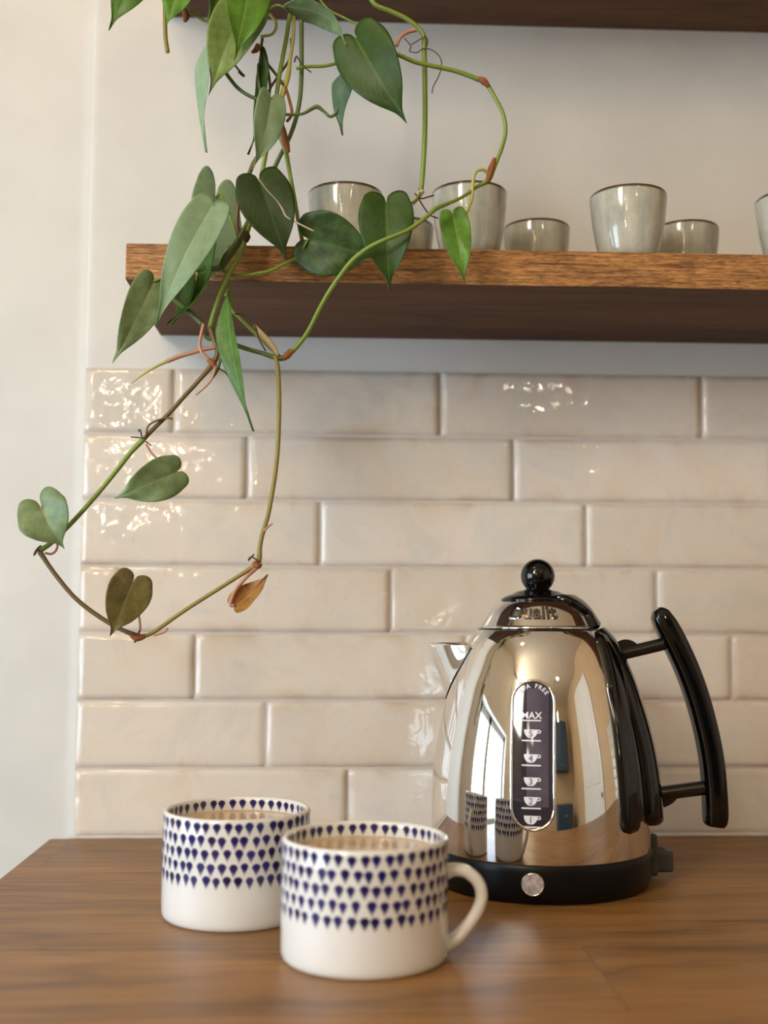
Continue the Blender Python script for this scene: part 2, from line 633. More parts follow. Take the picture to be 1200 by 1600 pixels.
def tile_panel(name, rows, x_end, place, seed, base_z=.0012):
    """rows: list of first-joint offsets; place(x, d, z) -> world"""
    H, W, G = .062, .2518, .0019
    vs_, fs, tone, edge = [], [], [], []
    rr = random.Random(seed)
    for k, off in enumerate(rows):
        x = off
        while x > 0.001:
            x -= W
        while x < x_end:
            a = max(x, 0.0) + (G / 2 if x > 0 else 0)
            c = min(x + W, x_end) - G / 2
            x += W
            if c - a < .008:
                continue
            z0 = k * H + G / 2 + (base_z if k == 0 else 0)
            z1 = (k + 1) * H - G / 2
            if k == 6:
                z1 += .001
            tn = rr.random()
            tx, tz = rr.uniform(-.0035, .0035), rr.uniform(-.004, .004)
            dd = rr.uniform(-.0004, .0004)
            nx, nz = max(4, int((c - a) / .006)), 12
            o = len(vs_)
            jx = [rr.uniform(-.0004, .0004) for _ in range(4)]
            for j in range(nz + 3):
                for i in range(nx + 3):
                    u = min(max((i - 1) / nx, 0), 1)
                    w_ = min(max((j - 1) / nz, 0), 1)
                    bu = .0008
                    X = a + bu + (c - a - 2 * bu) * u
                    Z = z0 + bu + (z1 - z0 - 2 * bu) * w_
                    X += (jx[0] * (1 - w_) + jx[1] * w_)
                    Z += noise.noise(Vector((X * 14, k * 7.3, w_ * 3))) * .0005
                    rim = (i == 0 or i == nx + 2 or j == 0 or j == nz + 2)
                    if i == 0: X -= bu
                    if i == nx + 2: X += bu
                    if j == 0: Z -= bu
                    if j == nz + 2: Z += bu
                    p = Vector((X * 22 + tn * 40, Z * 26, tn * 9))
                    q = Vector((X * 62, Z * 70, tn * 30))
                    d = noise.noise(p) * .00060 + noise.noise(q) * .00042
                    d += tx * (X - (a + c) / 2) + tz * (Z - (z0 + z1) / 2) + dd + .0003
                    e_ = min(u, 1 - u) * (c - a), min(w_, 1 - w_) * (z1 - z0)
                    m_ = min(e_)
                    d -= .0005 * math.exp(-m_ / .003)
                    if rim:
                        d = -.0019
                    vs_.append(place(X, d, Z))
                    tone.append(tn)
                    edge.append(math.exp(-m_ / .0055))
            st = nx + 3
            for j in range(nz + 2):
                for i in range(nx + 2):
                    q0 = o + j * st + i
                    fs.append((q0, q0 + 1, q0 + st + 1, q0 + st))
    me = mesh(vs_, fs)
    for nm, arr in (('tone', tone), ('edge', edge)):
        A = me.attributes.new(nm, 'FLOAT', 'POINT')
        for i_, v_ in enumerate(arr):
            A.data[i_].value = v_
    return link(name, me, m_tile)


def jx(px, row):
    return at(px, 1308 - 103.5 * (row + .5), 0).x


rows = [jx(543, 0), jx(415, 1), jx(304, 2), jx(187, 3), jx(500, 4), jx(386, 5), jx(272, 6)]
tiles = tile_panel('tile_panel', rows, RIGHTX, lambda x, d, z: (x, -d, z), 5)
tiles['label'] = 'glossy beige brick tiles in a running bond'
tiles.parent = wall_back
b = MB()
b.box((.0002, .0011, .0), (RIGHTX, .02, TOPZ + .0005))
g = b.build('grout', m_grout, wall_back, smooth=False)
b = MB()
pts = [(-.003 + i * .008, -.0006 + noise.noise(Vector((i * .9, 0, 0))) * .0006, .0010 + noise.noise(Vector((i * .7, 3, 0))) * .0007) for i in range(int(RIGHTX / .008))]
b.tube(pts, .0021, 6, smooth=1)
sb = b.build('sealant_bead', m_grout, wall_back)
sb['label'] = 'white lumpy sealant bead along the worktop'

# right wall, partly tiled
b = MB()
b.box((RIGHTX, FRONTY - .3, FLOOR), (RIGHTX + .15, .2, CEIL + .02))
wr = struct(b.build('wall_right', m_wall_r, smooth=False), 'cream right wall of the kitchen')
t2 = tile_panel('tile_panel', [.1, .19, .02, .11, .2, .04, .13], .62, lambda x, d, z: (RIGHTX - .004 - d, -x, z), 9)
t2.parent = wr

# left wall with window_1
WT = .22
y0, y1, z0, z1 = WIN
b = MB()
b.box((LEFTX - WT, FRONTY - .3, FLOOR), (LEFTX, WIN2[0], CEIL + .02))
b.box((LEFTX - WT, WIN2[1] + .001, WIN2[2]), (LEFTX, y0 + .02, CEIL + .02)) if WIN2[1] < y0 + .02 else None
b.box((LEFTX - WT, WIN2[0], FLOOR), (LEFTX, y0, WIN2[2]))
b.box((LEFTX - WT, WIN2[0], WIN2[3]), (LEFTX, y0, CEIL + .02))
b.box((LEFTX - WT, y1, FLOOR), (LEFTX, .2, CEIL + .02))
b.box((LEFTX - WT, y0, FLOOR), (LEFTX, y1, z0))
b.box((LEFTX - WT, y0, z1), (LEFTX, y1, CEIL + .02))
struct(b.build('wall_left', m_wall_l, smooth=False), 'pale left wall of the kitchen')
b = MB()
xf = LEFTX - .10
for (ya, yb, za, zb) in ((y0, y0 + .05, z0, z1), (y1 - .05, y1, z0, z1), (y0, y1, z0, z0 + .06), (y0, y1, z1 - .05, z1),
                         (y0 + .62, y0 + .70, z0, z1)):
    b.box((xf - .05, ya, za), (xf, yb, zb))
b.box((xf - .02, y0, z0 - .03), (LEFTX + .03, y1, z0))
struct(b.build('window_1', m_white, smooth=False, bevel=.003), 'white framed kitchen window in the left wall')

b = MB()
xf = LEFTX - .03
ya_, yb_, za_, zb_ = WIN2
for (ya, yb, za, zb) in ((ya_, ya_ + .04, za_, zb_), (yb_ - .04, yb_, za_, zb_), (ya_, yb_, za_, za_ + .04), (ya_, yb_, zb_ - .04, zb_)):
    b.box((xf - .04, ya, za), (xf, yb, zb))
struct(b.build('added_window', m_white, smooth=False, bevel=.003), 'added higher white framed window in the left wall for the key light')

# wall behind the camera
b = MB()
b.box((LEFTX - .3, FRONTY - .2, FLOOR), (RIGHTX + .2, FRONTY, CEIL + .02))
struct(b.build('wall_front', m_wall_r, smooth=False), 'cream wall on the camera side of the kitchen')

# white door in the right wall
b = MB()
b.box((RIGHTX - .035, -2.0, FLOOR), (RIGHTX - .001, -1.0, 1.15))
dr = struct(b.build('door_1', m_white, smooth=False, bevel=.002), 'white panelled door in the right wall')
b = MB()
for (ya, yb, za, zb) in ((-1.9, -1.55, -.7, .0), (-1.45, -1.1, -.7, .0), (-1.9, -1.55, .15, 1.0), (-1.45, -1.1, .15, 1.0)):
    b.box((RIGHTX - .042, ya, za), (RIGHTX - .034, yb, zb))
b.build('door_panel', m_white, dr, smooth=False, bevel=.004)
b = MB()
b.tube([(RIGHTX - .035, -1.06, .06), (RIGHTX - .075, -1.06, .06)], .012, 12, smooth=1)
b.lathe([(0, .02), (.022, .015), (.026, 0), (.022, -.015), (0, -.02)], (RIGHTX - .085, -1.06), 20, z=.06)
b.build('door_handle', simple('brass', (.6, .42, .18, 1), .25, 1.0), dr)


# ------------------------------------------------------------------ worktop, cabinets
b = MB()
WX0 = -.0202
b.box((WX0, -.64, -.04), (RIGHTX, -.0012, 0))
wt = b.build('worktop', m_work, smooth=False, bevel=.0012)
tag(wt, 'oiled oak worktop with a free left end below the tiled wall', 'worktop')

def cabinet(x0, x1, y0, y1, z0, z1, label, handle_z, face='back', ndoor=2):
    """face: which y side carries the doors: 'near' = -y side, 'back' = +y side"""
    e = empty('kitchen_cabinet', ((x0 + x1) / 2, (y0 + y1) / 2, z0), label=label, cat='cabinet')
    s = -1 if face == 'near' else 1
    b = MB()
    b.box((x0, y0, z0), (x1, y1, z1))
    body = b.build('body', m_navy, smooth=False, bevel=.001)
    kids = [body]
    yy = y0 if s < 0 else y1
    wd = (x1 - x0) / ndoor
    for i in range(ndoor):
        b = MB()
        a, c = x0 + i * wd + .003, x0 + (i + 1) * wd - .003
        b.box((a, min(yy, yy + s * .02), z0 + .003), (c, max(yy, yy + s * .02), z1 - .003))
        d = b.build('door', m_navy, smooth=False, bevel=.002)
        kids.append(d)
        b = MB()
        hx = c - .04 if i % 2 == 0 else a + .04
        b.tube([(hx, yy + s * .02, handle_z), (hx, yy + s * .045, handle_z)], .009, 12, smooth=1)
        h = b.build('handle', m_lamp_metal)
        h.parent = d
    adopt(e, *kids)
    return e


cabinet(.02, RIGHTX - .01, -.60, -.02, FLOOR + .0, -.0402, 'navy painted base cabinet carrying the oak worktop', -.15, 'near', 3)
cabinet(.75, 1.40, FRONTY + .002, FRONTY + .33, .45, 1.15, 'navy wall cabinet on the wall opposite the worktop', .52, 'back', 2)
cabinet(.75, 1.40, FRONTY + .002, FRONTY + .58, FLOOR, .0, 'navy base cabinet on the wall opposite the worktop', -.12, 'back', 2)

# ceiling lamps
for i, (x, y, wts, lcol, lspread, laim) in enumerate(LAMPS):
    e = empty('ceiling_lamp', (x, y, CEIL), label=['round ceiling downlight nearest the left window', 'round ceiling downlight nearest the white door',
                                                   'round ceiling downlight nearest the shelves'][i], cat='lamp')
    b = MB()
    b.lathe([(.062, 0), (.062, -.012), (.05, -.016), (.046, -.014), (.046, 0)], (x, y), 40, z=CEIL)
    a_ = b.build('trim_ring', m_lamp_metal)
    b = MB()
    b.lathe([(0, -.008), (.046, -.008)], (x, y), 40, z=CEIL)
    c_ = b.build('bulb_face', m_glow)
    adopt(e, a_, c_)
    l = light('lamp_light', 'AREA', (x, y, CEIL - .02), wts, lcol, .13, target=laim)
    l.data.spread = radians(lspread)
    l.parent = e
    l.location = Vector(l.location) - Vector((x, y, CEIL))


# unseen globe pendants, added and placed to put glints in the tile glaze
PEND = [(-.42, -2.21, .87, 'first globe pendant from the left window'), (-.22, -2.14, .70, 'middle-height globe pendant of the left cluster'),
        (-.34, -2.03, .50, 'lowest hanging globe pendant of the left cluster'), (.83, -2.15, .91, 'globe pendant hanging alone on the door side')]
for x, y, z, lab in PEND:
    e = empty('added_pendant', (x, y, CEIL), label='added warm ' + lab, cat='lamp', group='added globe pendants')
    b = MB()
    b.tube([(x, y, CEIL), (x, y, z + .07)], .003, 8, smooth=1)
    a_ = b.build('cord', m_black_matt)
    b = MB()
    b.lathe([(0, .02), (.05, .02), (.05, 0), (0, 0)], (x, y), 24, z=CEIL - .02)
    c_ = b.build('ceiling_rose', m_lamp_metal)
    b = MB()
    b.lathe([(0, -.021)] + [(.021 * cos(radians(a)), .021 * sin(radians(a))) for a in range(-80, 81, 10)] + [(.012, .030), (.012, .072), (0, .073)], (x, y), 32, z=z)
    d_ = b.build('bulb', m_globe)
    adopt(e, a_, c_, d_)


# ------------------------------------------------------------------ shelves
SX0, SD, SB = .0689, .1837, .46658
ST = at(205, 380, -SD).z - at(205, 437, -SD).z


def shelf(zb, th, label):
    b = MB()
    b.box((SX0, -SD, zb), (RIGHTX, PB, zb + th))
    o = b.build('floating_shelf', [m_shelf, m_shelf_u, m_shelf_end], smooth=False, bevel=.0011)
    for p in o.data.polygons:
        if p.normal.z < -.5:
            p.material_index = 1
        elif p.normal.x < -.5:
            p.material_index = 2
    tag(o, label, 'shelf')
    return o


SHT = SB + ST
shelf(SB, ST, 'thick oak floating shelf carrying the small glazed cups')
UB = at(800, 39.5, 0).z
shelf(UB, ST, 'dark oak floating shelf cut by the top edge of the photo')


# ------------------------------------------------------------------ shelf cups
def cup_profile(R0=.0295, h=.058):
    pr = [(0, 0), (.62 * R0, 0), (.68 * R0, .001), (.74 * R0, .004), (.80 * R0, .010), (.865 * R0, .020), (.93 * R0, .033),
          (.975 * R0, .045), (.995 * R0, .0535), (1.0 * R0, .0565), (.985 * R0, h - .0002), (.96 * R0, h), (.935 * R0, h - .0006), (.92 * R0, .054),
          (.90 * R0, .045), (.85 * R0, .030), (.76 * R0, .014), (.6 * R0, .006), (0, .005)]
    return pr


cups = [  # pixel x of centre, width px at the rim, y of the top of rim, label
    (539.5, 117, 284.5, 'glazed grey-green cup standing left, partly behind dark plant leaves'),
    (733.5, 117, 277, 'tall grey glazed cup crossed by the curved green plant stem'),
    (982, 118, 286.5, 'glazed cup with a brown rim alone in front, right of centre on the shelf'),
    (1243, 120, 266, 'glazed cup cut off by the right edge of the photo'),
    (627, 101, 338, 'low-looking rear cup mostly hidden between two leaves and a tall cup'),
    (838.5, 103, 341, 'rear cup standing by itself right of the tall cup behind the stem'),
    (1071, 102, 343, 'rear cup half hidden at the right side of the brown-rimmed front cup'),
]
proto = None
for i, (cx_, wp, ty, lab) in enumerate(cups):
    # distance from the rim height
    Rc = .0295
    Yc = None
    best = 9
    for s in range(0, 200):
        Y = -.165 + s * .0008
        z = at(cx_, ty, Y - Rc).z
        if abs(z - (SHT + .0575)) < best:
            best = abs(z - (SHT + .0575))
            Yc = Y
    Yc = min(max(Yc, -.150), -.036)
    wide = (at(cx_ + wp / 2, ty + 8, Yc) - at(cx_ - wp / 2, ty + 8, Yc)).length / 2
    if proto is None:
        b = MB()
        b.lathe(cup_profile(), (0, 0), 72)
        o = b.build('cup', m_cup)
        proto = o
    else:
        o = proto.copy()
        COL.objects.link(o)
    X = at(cx_, ty + 60, Yc).x
    o.location = (X, Yc, SHT + .0002)
    sc = wide / .0295
    o.scale = (sc, sc, 1)
    o.rotation_euler = (0, 0, i * 1.3)
    tag(o, lab, 'cup', 'small glazed cups on the shelf')


# ------------------------------------------------------------------ mugs
def mug(c, hdir, seed, label, with_handle=True):
    r0 = random.Random(seed)
    Rm, H = .0503, .0713
    vs_, fs, ink = [], [], []
    n = 120
    e = empty('mug', (c[0], c[1], 0), label=label, cat='mug', group='white mugs with blue teardrops')
    prof = [(0, .003), (Rm - .008, .003), (Rm - .0070, .0003), (Rm - .0034, 0), (Rm - .0018, .0005), (Rm - .0007, .0018), (Rm - .0001, .0042), (Rm, .008), (Rm, .03), (Rm, .05), (Rm, H - .003),
            (Rm - .0004, H - .0010), (Rm - .0012, H - .0001), (Rm - .0022, H), (Rm - .0032, H - .0005), (Rm - .0038, H - .0018), (Rm - .0040, H - .004), (Rm - .0042, .05), (Rm - .0045, .02), (Rm - .010, .009), (Rm - .02, .0065), (0, .006)]
    b = MB()
    b.lathe(prof, (0, 0), n)
    nbase = len(b.v)
    inkv = [0.0] * nbase
    base_f = len(b.f)
    # teardrops printed on the glaze
    DR = 43
    shape = []
    for k in range(18):
        a = 2 * pi * k / 18
        x = cos(a)
        y = sin(a)
        if y < 0:
            x *= (1 - .72 * (-y) ** .8) 
            y *= 2.0
        shape.append((x, y))

    def drop(ang, z, rad, s, sw, outer):
        n0 = len(b.v)
        off = .00012
        ro = rad + off if outer else rad - off
        rings = [(0, 1.0), (.45, 1.0), (.86, .97), (1.14, .0)]
        vv = []
        ik = []
        for q, iv in rings:
            for (x, y) in (shape if q else [(0, 0)]):
                yy = y * q
                aa = ang + x * q * sw / rad
                zz_ = z + yy * s
                fade = iv
                if yy < -.9:
                    fade = iv * max(.0, 1 - (-yy - .9) * .5)
                vv.append((ro * cos(aa), ro * sin(aa), zz_))
                ik.append(fade)
        ff = []
        m = len(shape)
        for k in range(m):
            ff.append((0, 1 + k, 1 + (k + 1) % m))
        for g_ in range(2):
            for k in range(m):
                a0 = 1 + g_ * m + k
                a1 = 1 + g_ * m + (k + 1) % m
                ff.append((a0, a0 + m, a1 + m, a1))
        if not outer:
            ff = [f[::-1] for f in ff]
        b.add(vv, ff)
        inkv.extend(ik)

    for row in range(5):
        z = H - .0046 - row * .0085
        ph = r0.random()
        for k in range(DR):
            a = 2 * pi * (k + (.5 if row % 2 else 0) + r0.uniform(-.13, .13)) / DR
            drop(a, z + r0.uniform(-.0005, .0005), Rm, .00275 * r0.uniform(.92, 1.08), .00282 * r0.uniform(.92, 1.08), True)
    for k in range(DR - 3):
        a = 2 * pi * (k + r0.uniform(-.12, .12)) / (DR - 3)
        drop(a, H - .0042 + r0.uniform(-.0003, .0003), Rm - .0040, .0025, .0026, False)
    me = mesh(b.v, b.f)
    A = me.attributes.new('ink', 'FLOAT', 'POINT')
    for i_, v_ in enumerate(inkv):
        A.data[i_].value = v_
    bm = bmesh.new()
    bm.from_mesh(me)
    bmesh.ops.recalc_face_normals(bm, faces=[f for f in bm.faces if f.index < base_f])
    bm.to_mesh(me)
    bm.free()
    body = link('cup_body', me, m_mug, e)
    # handle
    hd = Vector((cos(hdir), sin(hdir), 0))
    P = lambda r, z: hd * r + Vector((0, 0, z))
    b = MB()
    path = [P(Rm - .002, .0495), P(Rm + .004, .0512), P(Rm + .0115, .0498), P(Rm + .0180, .0440), P(Rm + .0203, .0360), P(Rm + .0180, .0275), P(Rm + .0125, .0190), P(Rm + .005, .0110), P(Rm - .002, .0068)]
    side = hd.cross(Vector((0, 0, 1)))
    b.tube(path, [.0054, .0046, .0043, .0042, .0042, .0042, .0043, .0047, .0054], 16, flat=(1.15, .88), side=side, smooth=6)
    h = b.build('handle', m_mug, e)
    A = h.data.attributes.new('ink', 'FLOAT', 'POINT')
    # tea
    b = MB()
    zt = H - .0100
    rt = Rm - .00405
    b.lathe([(0, zt - .05), (rt - .006, zt - .05), (rt - .0005, zt - .045), (rt, zt + .0006), (rt - .0007, zt), (rt - .002, zt - .0002), (0, zt - .0002)], (0, 0), 80)
    tea = b.build('tea', m_tea)
    tea.location = (c[0], c[1], 0)
    return e, tea


M2 = Vector((.25523, -.3698, 0))
M1 = Vector((.16992, -.2697, 0))
mg2, tea2 = mug(M2, radians(-4), 3, 'white mug with blue teardrops nearest the camera, handle showing at right')
mg1, tea1 = mug(M1, radians(28), 8, 'white mug with blue teardrops standing behind left, its handle hidden')
tag(tea2, 'milky tea filling the front teardrop mug', 'tea', 'milky tea in the mugs')
tag(tea1, 'milky tea filling the rear left teardrop mug', 'tea', 'milky tea in the mugs')


# ------------------------------------------------------------------ kettle
KX, KY = .3968, -.1732
K = Vector((KX, KY, 0))
camdir = Vector((CAM.x - KX, CAM.y - KY, 0)).normalized()
rdir = Vector((0, 0, 1)).cross(camdir).normalized()          # to the right as seen
if rdir.dot(rgt) < 0:
    rdir = -rdir


def kd(az):
    return camdir * cos(az) + rdir * sin(az)


# silhouette, pixel y and left-hand x; the axis runs from x 843 (bottom) to 838 (knob)
sil = [(1318, 675.5), (1300, 674.5), (1270, 674), (1240, 674.5), (1210, 676.5), (1180, 680), (1150, 685), (1120, 691), (1090, 698),
       (1060, 707.5), (1035, 717), (1012, 728), (995, 739), (984, 747.5)]
prof = []
for y, x in sil:
    p = at(x, y, KY)
    prof.append(((K.xy - p.xy).length * 1.012, p.z))
bodyprof = [(.0815, .0285), (.0835, .0290)] + prof
zs = bodyprof[-1][1]
rs = bodyprof[-1][0]


def interp(tab, z):
    if z <= tab[0][1]:
        return tab[0][0]
    for (r_a, z_a), (r_b, z_b) in zip(tab, tab[1:]):
        if z <= z_b:
            t_ = (z - z_a) / (z_b - z_a)
            return r_a + (r_b - r_a) * t_
    return tab[-1][0]


def smooth_prof(tab, n=70):
    # catmull through silhouette points
    P = [Vector((r, z)) for r, z in tab]
    out = []
    m = len(P)
    for i in range(m - 1):
        p0, p1, p2, p3 = P[max(i - 1, 0)], P[i], P[i + 1], P[min(i + 2, m - 1)]
        for k in range(6):
            t = k / 6
            q = .5 * ((2 * p1) + (p2 - p0) * t + (2 * p0 - 5 * p1 + 4 * p2 - p3) * t * t + (3 * p1 - p0 - 3 * p2 + p3) * t ** 3)
            out.append((q.x, q.y))
    out.append(tuple(P[-1]))
    return out


# smooth the measured radii before splining
for _ in range(6):
    pr2 = list(prof)
    for i in range(1, len(prof) - 1):
        pr2[i] = ((prof[i - 1][0] + 2 * prof[i][0] + prof[i + 1][0]) / 4, prof[i][1])
    prof = pr2
sprof = smooth_prof(prof)
bodyprof = [(.0800, .0285), (prof[0][0] - .002, .0285), (prof[0][0] - .0004, .0295)] + sprof
bodyprof += [(rs - .0012, zs + .0006), (rs - .003, zs + .0004)]
kettle = empty('kettle', K, label='polished steel kettle with black handle and base in front of the tiles', cat='kettle')


def kchild(b, name, mat, parent=None, **k):
    o = b.build(name, mat, **k)
    if parent is None:
        o.parent = kettle
        o.location = Vector(o.location) - K
    else:
        o.parent = parent
    return o


def kw(name, b, mat, parent=None, **k):
    """build with coordinates relative to the kettle base"""
    b.v = [v - K for v in b.v]
    o = b.build(name, mat, parent or kettle, **k)
    return o


b = MB()
b.lathe(bodyprof, (KX, KY), 160)
body = kw('body', b, m_chrome)
body['label'] = 'mirror polished steel body'

# lid
lid_s = [(979, 750), (968, 757), (955, 765.5), (945, 775), (939, 784)]
lp = []
for y, x in lid_s:
    p = at(x, y, KY)
    lp.append(((K.xy - p.xy).length * .996, p.z))
lid_prof = [(rs - .004, zs + .0004), (rs - .0020, zs + .0012), (lp[0][0], lp[0][1] + .0006)] + smooth_prof(lp)[1:]
r_l, z_l = lid_prof[-1]
b = MB()
b.lathe(lid_prof + [(r_l - .004, z_l)], (KX, KY), 128)
lid = kw('lid', b, m_chrome)
b = MB()
b.lathe([(rs - .004, zs - .0004), (rs - .0006, zs - .0002), (rs - .0003, zs + .0005), (rs - .0010, zs + .0014), (rs - .004, zs + .0016)], (KX, KY), 96)
kw('lid_seal', b, m_black, lid)
b = MB()
zc = at(838, 928, KY).z
b.lathe([(r_l - .001, z_l - .0004), (r_l + .0006, z_l + .0002), (r_l + .0002, z_l + .0018), (r_l - .004, z_l + .0042), (r_l - .0075, zc - .0004), (r_l - .0095, zc + .0006), (.016, zc + .0022), (.010, zc + .0032), (.0088, zc + .0048),
         (.0086, zc + .0075)], (KX, KY), 96)
cap = kw('lid_cap', b, m_black, lid)
b = MB()
kz = at(838.5, 900, KY).z
kr = .0135
pr = [(.0086, kz - .0105)]
for i in range(21):
    a = radians(-52 + i * (142 / 20))
    rr_ = kr * cos(a)
    pr.append((max(rr_, 0), kz + kr * sin(a)))
# fine joint line round the ball
b.lathe(pr, (KX, KY), 64)
kw('knob', b, m_black, lid)

full = sprof + [(r, z) for r, z in lid_prof[2:]] + [(r_l - .0075, zc)]
full.sort(key=lambda q: q[1])


def rz(z):
    return interp(full, z)


def surf(az, z, off=0.0):
    r = rz(z)
    dr = (rz(z + .0015) - rz(z - .0015)) / .003
    nrm = Vector((1, -dr)).normalized()
    return K + kd(az) * (r + off * nrm.x) + Vector((0, 0, z + off * nrm.y))


def zpx(y, az=0.0):
    """height on the kettle surface seen at pixel row y at that azimuth"""
    lo, hi = .03, zc
    for _ in range(40):
        mid = (lo + hi) / 2
        p = surf(az, mid) - CAM
        yy = 800 - F_PX * p.dot(up) / p.dot(fwd)
        if yy > y:
            lo = mid
        else:
            hi = mid
    return (lo + hi) / 2


def strip(b, a0, a1, z0, z1, off, nu=16, nv=60, round_u=.25, end=.006, taper=0):
    """raised moulding over the body; a0, a1 functions of z"""
    def fn(u, v):
        z = z0 + (z1 - z0) * v
        A0, A1 = a0(z), a1(z)
        if taper and z - z0 < taper:
            k_ = sqrt(max(0, 1 - (1 - (z - z0) / taper) ** 2))
            mid_ = (A0 + A1) / 2
            A0, A1 = mid_ + (A0 - mid_) * k_, mid_ + (A1 - mid_) * k_
        az = A0 + (A1 - A0) * u
        e = min(u, 1 - u) / round_u
        e = min(1, e)
        hgt = sqrt(max(0, 1 - (1 - e) ** 2))
        dz = min(z - z0, z1 - z) / end
        dz = min(1, max(0, dz))
        hgt *= sqrt(max(0, 1 - (1 - dz) ** 2))
        return surf(az, z, -.0008 + (off + .0008) * hgt)
    b.grid(fn, nu, nv)


def lerp_tab(tab):
    def f(z):
        if z <= tab[0][0]:
            return tab[0][1]
        for (za, va), (zb, vb) in zip(tab, tab[1:]):
            if z <= zb:
                t = (z - za) / (zb - za)
                return va + (vb - va) * t
        return tab[-1][1]
    return f


HA = radians(86)
zb0 = zpx(1287, HA)
edge = lerp_tab([(zb0, radians(43)), (.10, radians(43.5)), (.15, radians(46)), (.185, radians(53)), (zs, radians(60)), (zs + .012, radians(66)), (zc, radians(20))])
ewid = lambda z: radians(15) if z < .12 else radians(15) + (z - .12) / .08 * radians(16)
b = MB()
strip(b, edge, lambda z: edge(z) + ewid(z), zb0, zs - .0008, .0042, taper=.008)
strip(b, lambda z: 2 * HA - edge(z) - ewid(z), lambda z: 2 * HA - edge(z), zb0, zs - .0008, .0042, taper=.008)
strip(b, lambda z: edge(z) + radians(6), lambda z: 2 * HA - edge(z) - radians(6), zb0 + .006, zs - .0008, .0016, 40)
housing = kw('handle_mount', b, m_black)
# lid part of the black moulding
b = MB()
strip(b, edge, lambda z: 2 * HA - edge(z), zs + .0012, zc - .002, .0045, 40, 24, .12, .003)
kw('lid_moulding', b, m_black, lid)
# spine under the handle
b = MB()


def spine(u, v):
    z = zpx(1289, HA) + (zs - .001 - zpx(1289, HA)) * v
    w_ = lerp_tab([(0, radians(18)), (.1, radians(18)), (.15, radians(20)), (zs, radians(26))])(z)
    az = HA + w_ * (2 * u - 1)
    e = min(1, min(u, 1 - u) / .3)
    hgt = sqrt(max(0, 1 - (1 - e) ** 2))
    k_ = sqrt(max(0, 1 - (1 - min(1, (z - zpx(1289, HA)) / .009)) ** 2))
    az = HA + w_ * (2 * u - 1) * k_
    dz = min(1, max(0, (z - zpx(1289, HA)) / .007))
    hgt *= sqrt(max(0, 1 - (1 - dz) ** 2))
    o = lerp_tab([(0, .0108), (.1, .0088), (.15, .0068), (.18, .0060), (zs, .0046)])(z)
    return surf(az, z, -.001 + (o + .001) * hgt)


b.grid(spine, 18, 70)
kw('handle_spine', b, m_black)

# handle: arms and grip
HY = KY - .006
hp = lambda x, y: at(x, y, HY)
b = MB()
m_arm = simple('black_brown_arm', (.014, .011, .010, 1), .22)
# each arm has a rounded web where it meets the mount
for (p0, p1, ra, cx_, cy_, rx, ry, a0, a1) in (((962, 1024), (1046, 1004), .0050, 978, 1020, 23, 21, 0, 180), ((1008, 1243), (1106, 1230), .0056, 1016, 1240, 44, 25, 180, 360)):
    b = MB()
    b.tube([hp(*p0), hp(*p1)], ra, 20, smooth=1)
    pts = []
    for k in range(17):
        a = radians(a0 + (a1 - a0) * k / 16)
        pts.append((cx_ + rx * cos(a), cy_ - ry * sin(a)))
    n0 = len(pts)
    fr_ = [at(x, y, HY - .0035) for x, y in pts]
    bk_ = [at(x, y, HY + .0035) for x, y in pts]
    b.add(fr_ + bk_, [tuple(range(n0)), tuple(range(2 * n0 - 1, n0 - 1, -1))] + [(i, i + n0, (i + 1) % n0 + n0, (i + 1) % n0) for i in range(n0)])
    kw('handle_arm', b, m_arm, auto=40)
b = MB()
cl = [(1026, 952), (1031, 960), (1040, 977), (1052, 1000), (1072, 1043), (1089, 1090), (1103, 1142), (1112, 1190), (1116, 1235), (1117.5, 1270), (1117, 1285), (1116.5, 1291)]
wd = [.0035, .0080, .0097, .0101, .0100, .0099, .0098, .0098, .0099, .0100, .0092, .0070]
b.tube([hp(x, y) for x, y in cl], wd, 28, flat=(1.0, .92, .56), side=Vector((0, -1, 0)), smooth=6)
kw('handle_grip', b, m_black)

# spout
b = MB()
SA = radians(-93)
zt = zpx(1009, SA)
ztip = at(668, 1006, KY).z
zlow = zpx(1092, SA)
tip_r = (K - Vector((at(668, 1006, KY).x, at(668, 1006, KY).y, 0))).length


def spout(inner):
    def fn(u, v):
        s = 2 * u - 1                       # -1..1 round the U
        a = abs(s)
        # on the body
        zj = zlow + (zt - zlow) * (a ** 1.25)
        daz = math.copysign(radians(31) * (a ** .75) if a < 1 else radians(31), s)
        J = surf(SA + daz, zj, -.001)
        # rim: rounded V
        q = (1 - a)
        rr_ = rz(zt) * .80 + (tip_r - rz(zt) * .80) * (q ** .8)
        ww = .0245 * (1 - q ** 1.7) * math.copysign(1, s) if a > 1e-6 else 0
        side_ = kd(SA + pi / 2)
        Rm_ = K + kd(SA) * rr_ + side_ * ww + Vector((0, 0, ztip + .0005 * q))
        t = v
        P_ = J.lerp(Rm_, t)
        # gentle flare: concave towards the tip
        P_ += Vector((0, 0, -1)) * .0045 * sin(pi * t) * (q ** .5) - kd(SA) * .0010 * sin(pi * t)
        if inner:
            P_ += -kd(SA) * .0012 * q + Vector((0, 0, .0)) - side_ * math.copysign(.0010, s) * a
        return P_
    return fn


b.grid(spout(False), 48, 18)
b.grid(spout(True), 48, 18, flip=True)
nq = 49 * 18
no = len(b.v) // 2
for i in range(48):
    b.f.append([nq + i, nq + i + 1, no + nq + i + 1, no + nq + i])
    b.mi.append(0)
sp_ = kw('spout', b, m_chrome)

b = MB()
pts = []
for i in range(41):
    s_ = -1 + 2 * i / 40
    a = abs(s_)
    pts.append(surf(SA + math.copysign(radians(31.5) * (a ** .75), s_), zlow + (zt - zlow) * (a ** 1.25) - .0006, .0002))
b.tube(pts, .00055, 8, smooth=1)
kw('spout_seam', b, m_black, sp_)

